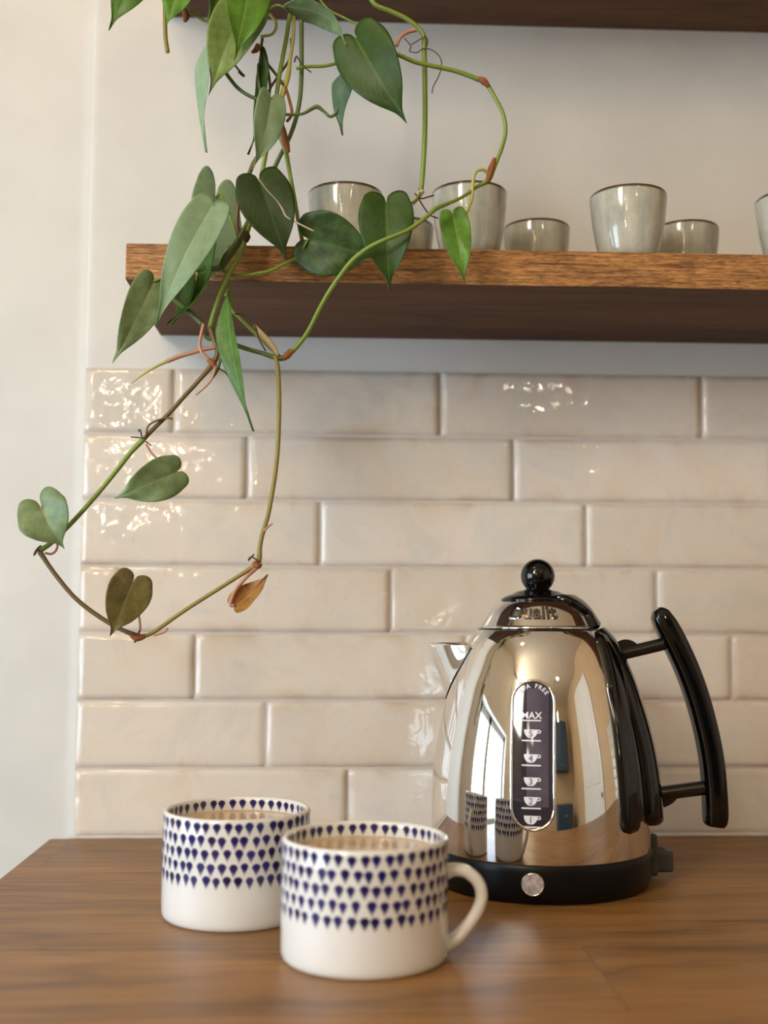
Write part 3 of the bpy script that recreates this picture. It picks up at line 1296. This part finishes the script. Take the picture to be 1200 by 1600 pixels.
# black base
b = MB()
rb = prof[0][0] + .0006
b.lathe([(0, .004), (rb - .012, .004), (rb - .012, 0), (rb - .006, 0), (rb - .003, .0015), (rb - .0008, .007), (rb, .014), (rb + .0002, .022), (rb, .0268), (rb - .001, .0284), (rb - .006, .0288), (0, .0288)], (KX, KY), 128)
base = kw('base', b, m_black_matt)
base['label'] = 'matt black plastic base'


def on_base(az, z, off):
    return K + kd(az) * (rb + off) + Vector((0, 0, z))


def base_px(x, y):
    best = None
    for i in range(-400, 401):
        az = radians(i * .1)
        p = on_base(az, .015, 0) - CAM
        xx = 600 + F_PX * p.dot(rgt) / p.dot(fwd)
        if best is None or abs(xx - x) < best[0]:
            best = (abs(xx - x), az)
    az = best[1]
    lo, hi = 0, .03
    for _ in range(30):
        m_ = (lo + hi) / 2
        p = on_base(az, m_, 0) - CAM
        yy = 800 - F_PX * p.dot(up) / p.dot(fwd)
        if yy > y:
            lo = m_
        else:
            hi = m_
    return az, lo


az_b, z_b = base_px(832.5, 1382)
b = MB()
for rad_, hh, rad2, hh2, mi in ((.0070, .0002, .0080, .0010, 1), (.0, .0016, .0071, .0009, 0)):
    n_ = 40
    ring1 = []
    rings = [(rad_, hh), ((rad_ + rad2) / 2, max(hh, hh2) + .0003), (rad2, hh2)] if mi == 0 else [(.0068, .0004), (.0072, .0014), (.0078, .0014), (.0082, -.0004)]
    vv = []
    for (q, h_) in rings:
        for k in range(n_):
            a = 2 * pi * k / n_
            u_ = q * cos(a)
            vv.append(on_base(az_b + u_ / rb, z_b + q * sin(a), h_))
    ff = [(i * n_ + k, i * n_ + (k + 1) % n_, (i + 1) * n_ + (k + 1) % n_, (i + 1) * n_ + k) for i in range(len(rings) - 1) for k in range(n_)]
    b.add(vv, ff, mi)
kw('indicator_light', b, [m_lens, m_chrome])

# switch behind the base
b = MB()
sw = lambda x, y, Y: at(x, y, Y)
pl0, pl1 = sw(1011, 1364, KY), sw(1021, 1299, KY)
b.box((pl0.x - .003, KY - .014, pl0.z), (pl1.x, KY + .010, pl1.z))
bx0, bx1 = sw(1019, 1363, KY - .01), sw(1052, 1330, KY - .01)
b.box((bx0.x, KY - .012, bx0.z), (bx1.x, KY + .008, bx1.z))
swt = kw('switch', b, m_grey_pl, bevel=.0022, smooth=True)
b = MB()
for i in range(3):
    b.box((bx0.x + .006, KY - .009 + i * .0055, bx1.z - .0002), (bx0.x + .012, KY - .006 + i * .0055, bx1.z + .0003))
kw('switch_symbol', b, m_black_matt, swt, smooth=False)

# ---- water gauge
AZG = None
best = 9e9
for i in range(-300, 300):
    a = radians(i * .1)
    p = surf(a, .12) - CAM
    xx = 600 + F_PX * p.dot(rgt) / p.dot(fwd)
    if abs(xx - 832.5) < best:
        best, AZG = abs(xx - 832.5), a
gz0, gz1 = zpx(1297, AZG), zpx(1064, AZG)
GW = .0152
gl = []
zv = gz0
# arc length along the body between gz0 and gz1
NS = 200
arc = [0.0]
for i in range(NS):
    za = gz0 + (gz1 - gz0) * i / NS
    zb_ = gz0 + (gz1 - gz0) * (i + 1) / NS
    arc.append(arc[-1] + sqrt((zb_ - za) ** 2 + (rz(zb_) - rz(za)) ** 2))
GL = arc[-1]


def s2z(s):
    if s <= 0:
        return gz0 + s
    if s >= GL:
        return gz1 + (s - GL)
    for i in range(NS):
        if s <= arc[i + 1]:
            return gz0 + (gz1 - gz0) * (i + (s - arc[i]) / (arc[i + 1] - arc[i])) / NS
    return gz1


def gmap(u, s, off):
    z = s2z(s)
    return surf(AZG + u / rz(z), z, off)


def halfw(s, W_):
    d = min(s, GL - s)
    if d >= W_:
        return W_
    return sqrt(max(0, W_ * W_ - (W_ - d) ** 2))


b = MB()
pts = []
NR = 20
for k in range(NR + 1):
    a = pi + pi * k / NR
    pts.append((GW * cos(a), GW + GW * sin(a)))
for k in range(1, 24):
    pts.append((GW, GW + (GL - 2 * GW) * k / 24))
for k in range(NR + 1):
    a = pi * k / NR
    pts.append((GW * cos(a), GL - GW + GW * sin(a)))
for k in range(1, 24):
    pts.append((-GW, GL - GW - (GL - 2 * GW) * k / 24))
cen = [gmap(u, s, .0006) for u, s in pts]
ctr = Vector((0, 0, 0))
m = len(cen)
vv, ff = [], []
for i in range(m):
    t_ = (cen[(i + 1) % m] - cen[i - 1]).normalized()
    nn = (gmap(pts[i][0], pts[i][1], .002) - cen[i]).normalized()
    ss = t_.cross(nn)
    for k in range(10):
        a = 2 * pi * k / 10
        vv.append(cen[i] + ss * cos(a) * .00115 + nn * sin(a) * .0010)
for i in range(m):
    for k in range(10):
        ff.append((i * 10 + k, i * 10 + (k + 1) % 10, ((i + 1) % m) * 10 + (k + 1) % 10, ((i + 1) % m) * 10 + k))
b.add(vv, ff)
gauge = kw('water_gauge', b, m_chrome)


def panel(b, W_, s0, s1, off, mi, u0=None, u1=None):
    nv = 90

    def fn(u, v):
        s = s0 + (s1 - s0) * v
        # cosine spacing near the ends
        s = s0 + (s1 - s0) * (.5 - .5 * cos(pi * v))
        h = halfw(s, W_)
        a0 = -h if u0 is None else max(-h, u0)
        a1 = h if u1 is None else min(h, u1)
        if a1 < a0:
            a1 = a0
        return gmap(a0 + (a1 - a0) * u, s, off)
    b.grid(fn, 14, nv, mi)


b = MB()
panel(b, GW, 0, GL, .00035, 0)
kw('gauge_pane', b, m_smoke, gauge, off=1)
b = MB()
panel(b, GW, .016, GL - .006, .00050, 0, -.0045, .0112)
kw('gauge_inner', b, m_smoke2, gauge, off=1)


def text_mesh(txt, size, extrude=0.0, bevel=0.0, bold=0.0):
    cu = bpy.data.curves.new('t', 'FONT')
    cu.body = txt
    cu.size = size
    cu.align_x = 'CENTER'
    cu.extrude = extrude
    cu.bevel_depth = bevel
    cu.offset = bold
    o = bpy.data.objects.new('t', cu)
    COL.objects.link(o)
    bpy.context.view_layer.update()
    dg = bpy.context.evaluated_depsgraph_get()
    me = bpy.data.meshes.new_from_object(o.evaluated_get(dg))
    vv = [v.co.copy() for v in me.vertices]
    ff = [list(p.vertices) for p in me.polygons]
    bpy.data.objects.remove(o)
    bpy.data.meshes.remove(me)
    bpy.data.curves.remove(cu)
    return vv, ff


b = MB()
SZ = lambda y: arcz(zpx(y, AZG))


def arcz(z):
    for i in range(NS):
        zb_ = gz0 + (gz1 - gz0) * (i + 1) / NS
        if z <= zb_:
            return arc[i]
    return GL


OFF = .00085
PX = .00050                                   # metres per pixel on the front of the kettle
lines = [(1126, 'MAX'), (1157, '5'), (1195, '4'), (1232, '3'), (1263, '2'), (1292, '1')]
nb = MB()
for y, tx in lines:
    s = SZ(y)
    uc = -.0010
    b.add([gmap(uc + a * .0068, s + c, OFF) for a, c in ((-1, -.0005), (0, -.0005), (1, -.0005), (1, .0005), (0, .0005), (-1, .0005))], [(0, 1, 4, 5), (1, 2, 3, 4)])
    if tx == 'MAX':
        vv, ff = text_mesh('MAX', .0068, bold=.00012)
        b.add([gmap(uc + v.x, s + .0014 + v.y, OFF) for v in vv], ff)
    else:
        # cup symbol: bowl and ear
        out = [(-.0052, .0078)]
        for k in range(13):
            a = pi + pi * k / 12
            out.append((.0048 * cos(a) - .0004, .0068 + .0050 * sin(a) * (1.0)))
        out.append((.0044, .0078))
        out = [(-.0052, .0078), (-.0050, .0058), (-.0043, .0040), (-.0030, .0026), (-.0016, .0019), (.0008, .0019), (.0022, .0026), (.0035, .0040), (.0042, .0058), (.0044, .0078)]
        b.add([gmap(uc + x_, s + z_ , OFF) for x_, z_ in out], [tuple(range(len(out)))])
        ring = []
        for k in range(12):
            a = 2 * pi * k / 12
            ring.append((.0052 + .0017 * cos(a), .0064 + .0014 * sin(a)))
        for k in range(12):
            a = 2 * pi * k / 12
            ring.append((.0052 + .0008 * cos(a), .0064 + .0006 * sin(a)))
        b.add([gmap(uc + x_, s + z_, OFF) for x_, z_ in ring], [(k, (k + 1) % 12, (k + 1) % 12 + 12, k + 12) for k in range(12)])
        vv, ff = text_mesh(tx, .0062)
        nb.add([gmap(uc - .0004 + v.x, s + .0028 + v.y, OFF + .0003) for v in vv], ff)
word = 'BPA FREE'
for i, ch in enumerate(word):
    if ch == ' ':
        continue
    a = radians(90 + 50 - 108 * (i + .1) / (len(word) - .8))
    vv, ff = text_mesh(ch, .0044, bold=.0001)
    rr_ = GW - .0052
    cxx, cyy = rr_ * cos(a), GL - GW + rr_ * sin(a)
    ro = a - pi / 2
    b.add([gmap(cxx + v.x * cos(ro) - v.y * sin(ro), cyy + v.x * sin(ro) + v.y * cos(ro), OFF) for v in vv], ff)
kw('gauge_marking', b, m_mark, gauge, smooth=False, off=1)
kw('gauge_number', nb, m_numb, gauge, smooth=False, off=1)

# embossed word on the lid
vv, ff = text_mesh('Dualit', .0165, extrude=.0011, bevel=.0003, bold=.0002)
b = MB()
xm = max(v.x for v in vv)
zl0 = zpx(966, 0)
azl = radians(-6)
sl = .0


def lidmap(v):
    # walk along the profile from zl0
    z = zl0
    rem = v.y
    st_ = .0004
    r_ = rz(z)
    n_ = int(abs(rem) / st_)
    sg = 1 if rem > 0 else -1
    for _ in range(n_):
        dr = (rz(z + .0008) - rz(z - .0008)) / .0016
        dz = st_ / sqrt(1 + dr * dr)
        z += sg * dz
    k_ = .0185 / xm
    return surf(azl + v.x * k_ / .0395, z, .0001 + v.z * .9)


b.add([lidmap(v) for v in vv], ff)
kw('embossed_word', b, simple('shaded_steel', (.20, .18, .17, 1), .22, 1.0), lid, smooth=False)  # darker steel colour paints in the shading of the raised letters

# ------------------------------------------------------------------ trailing plant
UT = UB + ST
PY = -.205
plant = empty('trailing_plant', at(500, 0, -.16) * 0 + Vector((.33, -.12, UT)), label='green heart-leaved trailing plant hanging down from the top shelf over the lower shelf', cat='plant')
PO = Vector(plant.location)


def pw_(name, b, mat, parent=None, **k):
    b.v = [v - PO for v in b.v]
    return b.build(name, mat, parent or plant, **k)


def stem(name, pts, rad, mat, parent=None, n=8, nodes=True, sm=5):
    """pts: (px, py[, Y])"""
    P, Y = [], PY
    for p in pts:
        if len(p) > 2:
            Y = p[2]
        P.append(at(p[0], p[1], Y))
    b = MB()
    b.tube(P, rad, n, smooth=sm)
    return pw_(name, b, mat, parent)


HW = [(0, .84), (.05, .92), (.1, .965), (.17, .995), (.24, 1.0), (.33, .97), (.42, .91), (.5, .83), (.58, .725), (.66, .595), (.74, .42), (.80, .27), (.85, .155), (.89, .095), (.93, .06), (.965, .036), (1, .004)]


def hwf(v):
    for (a, x), (c, y) in zip(HW, HW[1:]):
        if v <= c:
            t = (v - a) / (c - a)
            return x + (y - x) * t
    return 0


def leaf(base, tip, width, mat, turn=0., fold=.18, arch=.10, curl=0., lobe=.16, Y=PY, Yt=None, petiole=None, pmat=None, prad=.0009, scratch=None, thick=.00035, label=None, wave=.0012):
    """base: pixel of the heart's notch, tip: pixel of the tip, width in px"""
    B = at(base[0], base[1], Y)
    T = at(tip[0], tip[1], Yt if Yt is not None else Y - .004)
    W_ = (at(base[0] + width, base[1], Y) - B).length
    a = (T - B)
    L = a.length
    a.normalize()
    view = (CAM - B).normalized()
    n_ = (view - a * view.dot(a)).normalized()
    n_ = Matrix.Rotation(radians(turn), 3, a) @ n_
    s_ = a.cross(n_)
    W3 = W_ / max(.18, abs(cos(radians(turn))))
    nu, nv = 24, 34
    b = MB()
    uvs = []
    ph = R.uniform(0, 9)

    def fn(u, v):
        U = 2 * u - 1
        au = abs(U)
        v2 = v
        hw = hwf(v2) * W3 / 2
        lo = lobe * 1.25 * W3 / L * sqrt(max(0, 1 - ((au - .54) / (.54 if au < .54 else .46)) ** 2)) * (1 - v2) ** 3.2
        if lobe <= .08:
            hw *= min(1, (v2 / .25) ** .6 + .05)
        x = hw * U
        y = (v2 - lo) * L
        # cupping, arch along the midrib, slight waviness
        zoff = fold * abs(x) * 1.0 - fold * .5 * x * x / (W3 / 2) * 1
        zoff = -zoff if True else zoff
        zoff = fold * (abs(x)) * .8
        hgt = arch * L * sin(pi * min(1, max(0, v2))) + wave * sin(ph + v2 * 9 + U * 2.5) * au
        droop = curl * L * (v2 ** 2)
        uvs.append((U, v2))
        return B + a * y + s_ * x + n_ * (hgt + zoff - fold * W3 * .15 - droop)
    b.grid(fn, nu, nv)
    # keep the tip where it was asked for
    b.v = [v - PO for v in b.v]
    me = mesh(b.v, b.f)
    uvl = me.uv_layers.new(name='UVMap')
    for lp_ in me.loops:
        uvl.data[lp_.index].uv = uvs[lp_.vertex_index]
    o = link('leaf', me, LM[mat], plant)
    sd = o.modifiers.new('solid', 'SOLIDIFY')
    sd.thickness = thick
    sd.offset = 0
    if label:
        o['label'] = label
    if petiole:
        stem('petiole', list(petiole), prad, pmat or m_stem, o)
    return o


# --- vines (front of both shelves)
TOP = lambda x: [(x, -60, -.19), (x, -20, -.20)]
stem('vine', [(500, -190, -.13), (480, -240, -.165), (472, -215, -.197), (465, -60, -.204), (463, 0), (453, 24), (447, 62), (437, 115), (430, 165), (424, 195), (411, 262), (404, 300, -.200), (392, 345), (385, 368, -.208),
              (376, 395, -.212), (354, 434, -.216), (337, 480, -.216), (328, 512, -.214)], [.0018] * 14 + [.0021] * 4, m_stem)
stem('vine', [(510, -190, -.13), (490, -240, -.165), (480, -215, -.197), (472, -20, -.200), (471, 60, -.199), (471, 117), (467, 165), (455, 208), (437, 245), (426, 268), (405, 310, -.197), (388, 345, -.198), (371, 380, -.20), (354, 403, -.206), (345, 418, -.206), (330, 421, -.209), (307, 421), (290, 433), (277, 446), (270, 462, -.212), (276, 471), (297, 488), (317, 507, -.214)],
     [.0018] * 12 + [.0032, .0036, .0026] + [.0020] * 8, m_stem_d)
stem('vine', [(465, -235, -.165), (462, -190, -.199), (459, 20, -.201), (458, 60), (453, 95), (450, 118), (442, 146), (436, 166), (432, 176)], [.0014] * 5 + [.0021] * 4, m_stem_y)
stem('vine', [(455, 60, -.198), (454, 88), (440, 112), (424, 135), (418, 152), (416, 165)], .0010, m_stem_b)
stem('vine', [(440, 127, -.202), (447, 140), (453, 160), (456, 178), (448, 190)], .0012, m_node)
stem('vine', [(428, 175, -.205), (434, 190), (440, 215), (447, 238), (453, 272), (460, 310), (466, 345), (472, 375), (475, 391), (466, 402), (445, 412), (425, 422), (400, 428), (372, 431), (357, 428), (347, 421)],
     [.0014, .0019, .0026, .0018] + [.0016] * 4 + [.0019] + [.0015] * 7, m_stem)
stem('vine', [(424, 182, -.199), (413, 212), (403, 240), (396, 255), (386, 280), (376, 303), (371, 330), (371, 356), (380, 375)], [.0010] * 3 + [.0018] * 6, m_stem_b)
stem('vine', [(540, -190, -.14), (550, -240, -.165), (560, -215, -.197), (570, -60, -.201), (580, 0, -.203), (612, 18), (633, 28), (652, 42), (662, 56), (663, 80), (664, 140), (664, 200), (662, 245), (659, 288), (657, 297)],
     [.0018] * 8 + [.0020] + [.0021] * 4 + [.0019, .0022], m_stem)
stem('vine', [(596, 64, -.212), (612, 80), (630, 89), (652, 98), (680, 104), (715, 112), (750, 125)], [.0012, .0015] + [.0018] * 4 + [.0021], m_stem)
stem('vine', [(760, 130, -.212), (773, 152), (786, 178), (790, 205), (785, 228), (778, 247), (771, 262), (763, 281), (745, 292), (722, 308, -.222), (700, 318, -.232), (681, 326, -.240), (667, 338, -.244), (648, 353, -.246), (628, 364, -.248), (605, 373, -.248), (581, 384, -.246), (562, 397, -.242), (546, 412, -.238), (528, 436, -.232), (512, 460, -.226), (497, 487, -.222), (484, 513, -.218), (471, 533, -.215), (458, 547, -.213), (446, 556, -.212)],
     [.0021] + [.0016] * 5 + [.0021, .0022] + [.0014] * 3 + [.0018] + [.0016] * 5 + [.0019] * 4 + [.0018] * 3 + [.0022, .0026, .0024], m_stem)
# loop at the lower left
stem('vine', [(328, 512, -.214), (334, 530, -.215), (340, 550, -.216), (332, 569), (312, 593), (290, 617), (265, 645), (240, 670), (225, 686)], [.0020] * 3 + [.0023] + [.0017] * 5, m_stem_b)
stem('vine', [(225, 686, -.216), (206, 705), (180, 738), (152, 772), (124, 804), (97, 832), (78, 850), (60, 861)], [.0022, .0019] + [.0018] * 5 + [.0023], m_stem)
stem('vine', [(62, 862, -.216), (75, 882), (92, 905), (115, 932), (140, 953), (170, 973), (195, 986), (216, 994)], [.0021] + [.0017] * 6 + [.0022], m_stem_b)
stem('vine', [(214, 995, -.216), (232, 992), (250, 981), (275, 963), (305, 943), (340, 921), (370, 902), (400, 883)], [.0021] + [.0015] * 6 + [.0021], m_stem_o)
stem('vine', [(402, 884, -.216), (405, 872), (406, 855), (410, 835), (418, 808), (424, 778), (430, 740), (434, 700), (436, 650), (436, 610), (434, 575), (430, 556)], [.0023, .0021, .0018] + [.0017] * 9, m_stem_o)
stem('vine', [(319, 522, -.213), (326, 529), (340, 531), (362, 537), (385, 545), (410, 552), (440, 560), (455, 548)], [.0018] * 6 + [.0022, .0024], m_stem_d)
stem('vine', [(358, 440, -.200), (359, 462), (362, 484, -.205), (372, 494), (388, 510), (408, 530), (428, 549), (440, 560, -.212)], .0015, m_stem)
stem('vine', [(337, 543, -.217), (322, 545), (300, 551), (280, 557), (262, 564)], [.0014, .0017, .0017, .0017, .0018], m_pink)
stem('vine', [(262, 564, -.217), (245, 572), (225, 584), (205, 599)], [.0015, .0011, .0008, .0003], m_stem_y)
stem('vine', [(318, 506, -.218), (315, 520), (312, 538), (317, 553), (330, 564)], .0013, m_pink)
stem('vine', [(351, 111, -.204), (360, 124), (372, 138), (388, 149), (405, 156)], .0015, m_stem_d)
stem('vine', [(410, 60, -.203), (408, 82), (416, 97), (430, 115), (442, 132)], .0012, m_stem_d)
stem('vine', [(413, 90, -.205), (419, 112), (422, 135), (420, 150)], .0011, m_stem_b)
stem('vine', [(404, 100, -.204), (404, 125), (410, 155)], .0012, m_stem_d)
stem('vine', [(421, 22, -.206), (430, 32), (431, 44), (424, 54), (407, 57)], .0012, m_stem_y)
stem('vine', [(286, 5, -.200), (297, 17), (312, 28), (327, 37), (345, 42, -.205)], .0014, m_stem)
stem('vine', [(262, -235, -.170), (259, -215, -.197), (258, -10, -.203), (258, 40), (259, 62), (262, 82)], [.0017] * 6, m_stem_o)
stem('vine', [(463, 107, -.205), (482, 104), (508, 103), (532, 97)], .0014, m_stem)
stem('vine', [(430, 177, -.207), (450, 179), (472, 178), (487, 170), (496, 167), (507, 175), (515, 182), (523, 179), (529, 170)], [.0012] * 3 + [.0016, .0019, .0012, .0013, .0013, .0008], m_stem_d)
stem('vine', [(300, 460, -.205), (296, 440), (297, 425), (305, 410), (318, 395)], .0008, m_stem_d)

# nodes, sheaths and dry roots
for pts, rad, m_ in [
    ([(747, 122, -.213), (756, 127), (764, 136)], [.0014, .0031, .0014], m_node), ([(773, 247, -.213), (768, 264), (761, 286)], [.0012, .0030, .0014], m_node),
    ([(288, 14, -.204), (291, 26), (288, 34)], [.0022, .0030, .0010], m_node), ([(404, 70, -.207), (400, 78), (393, 82)], [.0022, .0024, .0008], m_node),
    ([(425, 170, -.208), (430, 180), (436, 187)], [.0024, .0032, .0022], m_node), ([(460, 545, -.214), (450, 555), (442, 561)], [.0010, .0026, .0018], m_node),
    ([(325, 562, -.218), (333, 568), (336, 576)], [.0016, .0028, .0012], m_node), ([(204, 992, -.218), (214, 997), (226, 995)], [.0014, .0026, .0014], m_node),
    ([(660, 298, -.205), (653, 308), (643, 321)], [.0022, .0020, .0010], m_sheath), ([(430, 190, -.210), (440, 198), (447, 226), (451, 238)], [.0010, .0024, .0028, .0012], m_node),
    ([(397, 507, -.214), (410, 523), (425, 540), (435, 556)], [.0008, .0022, .0024, .0010], m_sheath), ([(470, 372, -.208), (474, 380), (473, 390)], [.0010, .0024, .0016], m_node),
    ([(384, 362, -.211), (386, 370), (384, 378)], [.0016, .0028, .0016], m_root), ([(396, 878, -.218), (403, 884), (408, 880)], [.0014, .0026, .0014], m_node),
    ([(430, 560, -.212), (432, 575), (436, 592)], [.0016, .0012, .0004], m_sheath)]:
    stem('stem_node', pts, rad, m_)
for pts, rad, m_ in [
    ([(663, 56, -.206), (668, 62), (667, 72)], .0005, m_root), ([(632, 60, -.206), (642, 72), (640, 80), (652, 82), (661, 76), (672, 77), (685, 86), (690, 100), (686, 118), (677, 135), (675, 146)], .0004, m_root),
    ([(643, 70, -.206), (652, 64), (662, 58)], .0004, m_root), ([(648, 302, -.208), (657, 310), (668, 308), (678, 305)], .0006, m_root), ([(655, 312, -.208), (663, 325), (672, 336), (684, 341)], .0006, m_root),
    ([(405, 281, -.226), (418, 298), (432, 313), (441, 326), (447, 338), (460, 346), (476, 354), (490, 361)], [.0003] * 3 + [.0007] * 5, m_sheath),
    ([(460, 97, -.208), (463, 88), (466, 92), (475, 104), (486, 113)], .0006, m_root), ([(337, 572, -.219), (331, 592), (320, 605), (306, 617)], [.0010, .0008, .0008, .0007], m_pink),
    ([(345, 560, -.216), (340, 578), (332, 590)], .0011, m_stem_d), ([(342, 576, -.216), (352, 582), (360, 593)], .0005, m_root),
    ([(228, 682, -.219), (232, 665), (248, 656), (262, 653), (270, 655)], .0008, m_stem_b), ([(222, 684, -.219), (219, 672), (216, 674)], .0006, m_root), ([(228, 690, -.219), (236, 696)], .0005, m_root), ([(220, 684, -.219), (204, 683)], .0005, m_root),
    ([(60, 858, -.219), (53, 868), (56, 860), (64, 852)], .0006, m_root), ([(212, 997, -.219), (211, 1004), (218, 985)], .0006, m_root), ([(405, 878, -.219), (393, 870), (388, 876), (397, 866)], .0006, m_root),
    ([(240, 993, -.218), (256, 988), (262, 981)], .0008, m_pink), ([(412, 830, -.218), (420, 822), (426, 818)], [.0010, .0008, .0004], m_pink),
    ([(650, 47, -.208), (638, 50), (626, 58), (619, 72)], .0015, m_pink), ([(367, 490, -.216), (385, 494), (398, 508), (405, 530), (415, 548)], .0006, m_root),
    ([(372, 112, -.206), (378, 118), (382, 120)], .0005, m_root), ([(366, 100, -.206), (372, 108), (382, 119)], .0008, m_stem_b)]:
    stem('aerial_root', pts, rad, m_)

# --- leaves
leaf((228, -62), (170, 47), 62, 'mid', turn=10, Y=-.215, petiole=[(228, -62, -.215), (250, -150, -.205), (280, -240, -.195), (310, -240, -.16)])
leaf((292, -34), (259, 42), 50, 'bright', turn=20, Y=-.215, petiole=[(292, -34, -.215), (310, -150, -.204), (330, -240, -.190), (345, -235, -.16)])
leaf((350, -38), (324, 34), 46, 'mid', turn=-25, Y=-.205)
leaf((388, 4), (326, 147), 80, 'lime', turn=14, fold=.25, Y=-.216, petiole=[(388, 4, -.216), (396, -4), (410, -30, -.205)], label='large pale green leaf behind a brighter one')
leaf((392, -42), (367, 92), 74, 'bright', turn=-8, Y=-.228, petiole=[(392, -42, -.228), (400, -160, -.206), (410, -240, -.190), (415, -235, -.16)])
leaf((328, 58), (321, 238), 20, 'grey', turn=62, fold=.3, arch=.05, Y=-.212, lobe=.05)
leaf((409, 74), (386, 241), 20, 'dark', turn=60, fold=.3, arch=-.08, Y=-.209, lobe=.05)
leaf((424, 153), (396, 264), 50, 'pale', turn=-22, fold=.25, arch=.1, Y=-.224, petiole=[(424, 153, -.224), (428, 165, -.212), (430, 178, -.207)])
leaf((446, 12), (541, 72), 34, 'sage', turn=52, fold=.1, arch=-.22, Y=-.222, lobe=.08, petiole=[(446, 12, -.222), (430, 8), (415, 20, -.21)])
leaf((545, 108), (534, 211), 32, 'teal', turn=40, fold=.2, Y=-.203, lobe=.08)
leaf((556, 60), (635, 192), 96, 'dark', turn=6, fold=.14, arch=.08, Y=-.226, petiole=[(556, 60, -.226), (563, 43), (550, 34), (532, 25), (512, 14, -.21), (498, -4)], label='large dark green leaf with a brown scratch near its tip')
leaf((338, 308), (321, 451), 80, 'grey', turn=-30, fold=.2, arch=.03, Y=-.172, Yt=-.207, lobe=.42, petiole=[(338, 308, -.172), (345, 304, -.18), (350, 315, -.19), (372, 372, -.2)])
leaf((334, 318), (242, 510), 66, 'pale', turn=18, fold=.22, arch=.08, Y=-.232, lobe=.12, petiole=[(334, 320, -.232), (336, 335), (333, 352), (318, 380, -.215), (300, 405, -.212)], label='largest pale leaf hanging over the shelf corner')
leaf((240, 440), (176, 567), 60, 'sage', turn=-10, fold=.22, Y=-.222, petiole=[(240, 440, -.222), (262, 432), (278, 443, -.212)])
leaf((332, 338), (265, 507), 18, 'mid', turn=70, fold=.3, arch=-.14, Y=-.220, lobe=.05, petiole=[(332, 338, -.220), (336, 330)])
leaf((302, 428), (260, 505), 20, 'dark', turn=60, fold=.4, arch=-.12, Y=-.214, lobe=.05)
leaf((405, 282), (447, 406), 88, 'black', turn=-6, fold=.10, arch=.06, Y=-.220, petiole=[(405, 282, -.220), (408, 274, -.212), (414, 262, -.206)], label='very dark heart-shaped leaf crossed by a pale root')
leaf((482, 374), (592, 402), 100, 'mottle', turn=4, fold=.16, arch=.06, Y=-.212, petiole=[(482, 374, -.212), (476, 384), (474, 392, -.206)], label='broad mottled dark leaf lying before the left cup')
leaf((603, 315), (608, 454), 86, 'dark', turn=3, fold=.22, arch=.10, Y=-.228, petiole=[(603, 315, -.228), (620, 318, -.224), (645, 316, -.215), (657, 300, -.206)])
leaf((707, 334), (726, 445), 46, 'bright', turn=-6, fold=.2, arch=.10, Y=-.222, petiole=[(727, 336, -.216), (737, 310), (739, 285), (743, 269), (754, 265), (764, 272, -.213)], pmat=m_stem_y, prad=.0013)
leaf((352, 462), (394, 674), 30, 'mid', turn=48, fold=.5, arch=.05, Y=-.226, lobe=.03, petiole=[(352, 462, -.226), (357, 450, -.21), (358, 440, -.2)])
leaf((276, 737), (179, 779), 66, 'sage', turn=-6, fold=.16, arch=.10, Y=-.226, petiole=[(276, 737, -.226), (262, 728, -.218), (240, 712, -.216), (228, 694)], pmat=m_pink, label='blue-green leaf before the glinting tiles')
leaf((64, 792), (99, 856), 84, 'sage', turn=12, fold=.40, arch=.14, Y=-.230, lobe=.22, petiole=[(64, 792, -.230), (84, 822, -.214), (90, 852), (82, 865), (70, 864, -.216)], pmat=m_pink)
leaf((209, 907), (172, 994), 70, 'olive', turn=-8, fold=.22, arch=.08, Y=-.230, petiole=[(209, 907, -.230), (214, 935, -.213), (216, 955), (219, 980), (216, 992, -.216)], pmat=m_pink, label='olive-brown leaf at the lowest bend of the vine')
leaf((366, 946), (417, 897), 34, 'rust', turn=-30, fold=.6, arch=-.12, Y=-.222, lobe=.1, petiole=[(366, 946, -.222), (360, 944), (368, 922), (385, 902), (403, 886, -.216)], pmat=m_pink, prad=.0014, label='small curled rust-brown leaf')
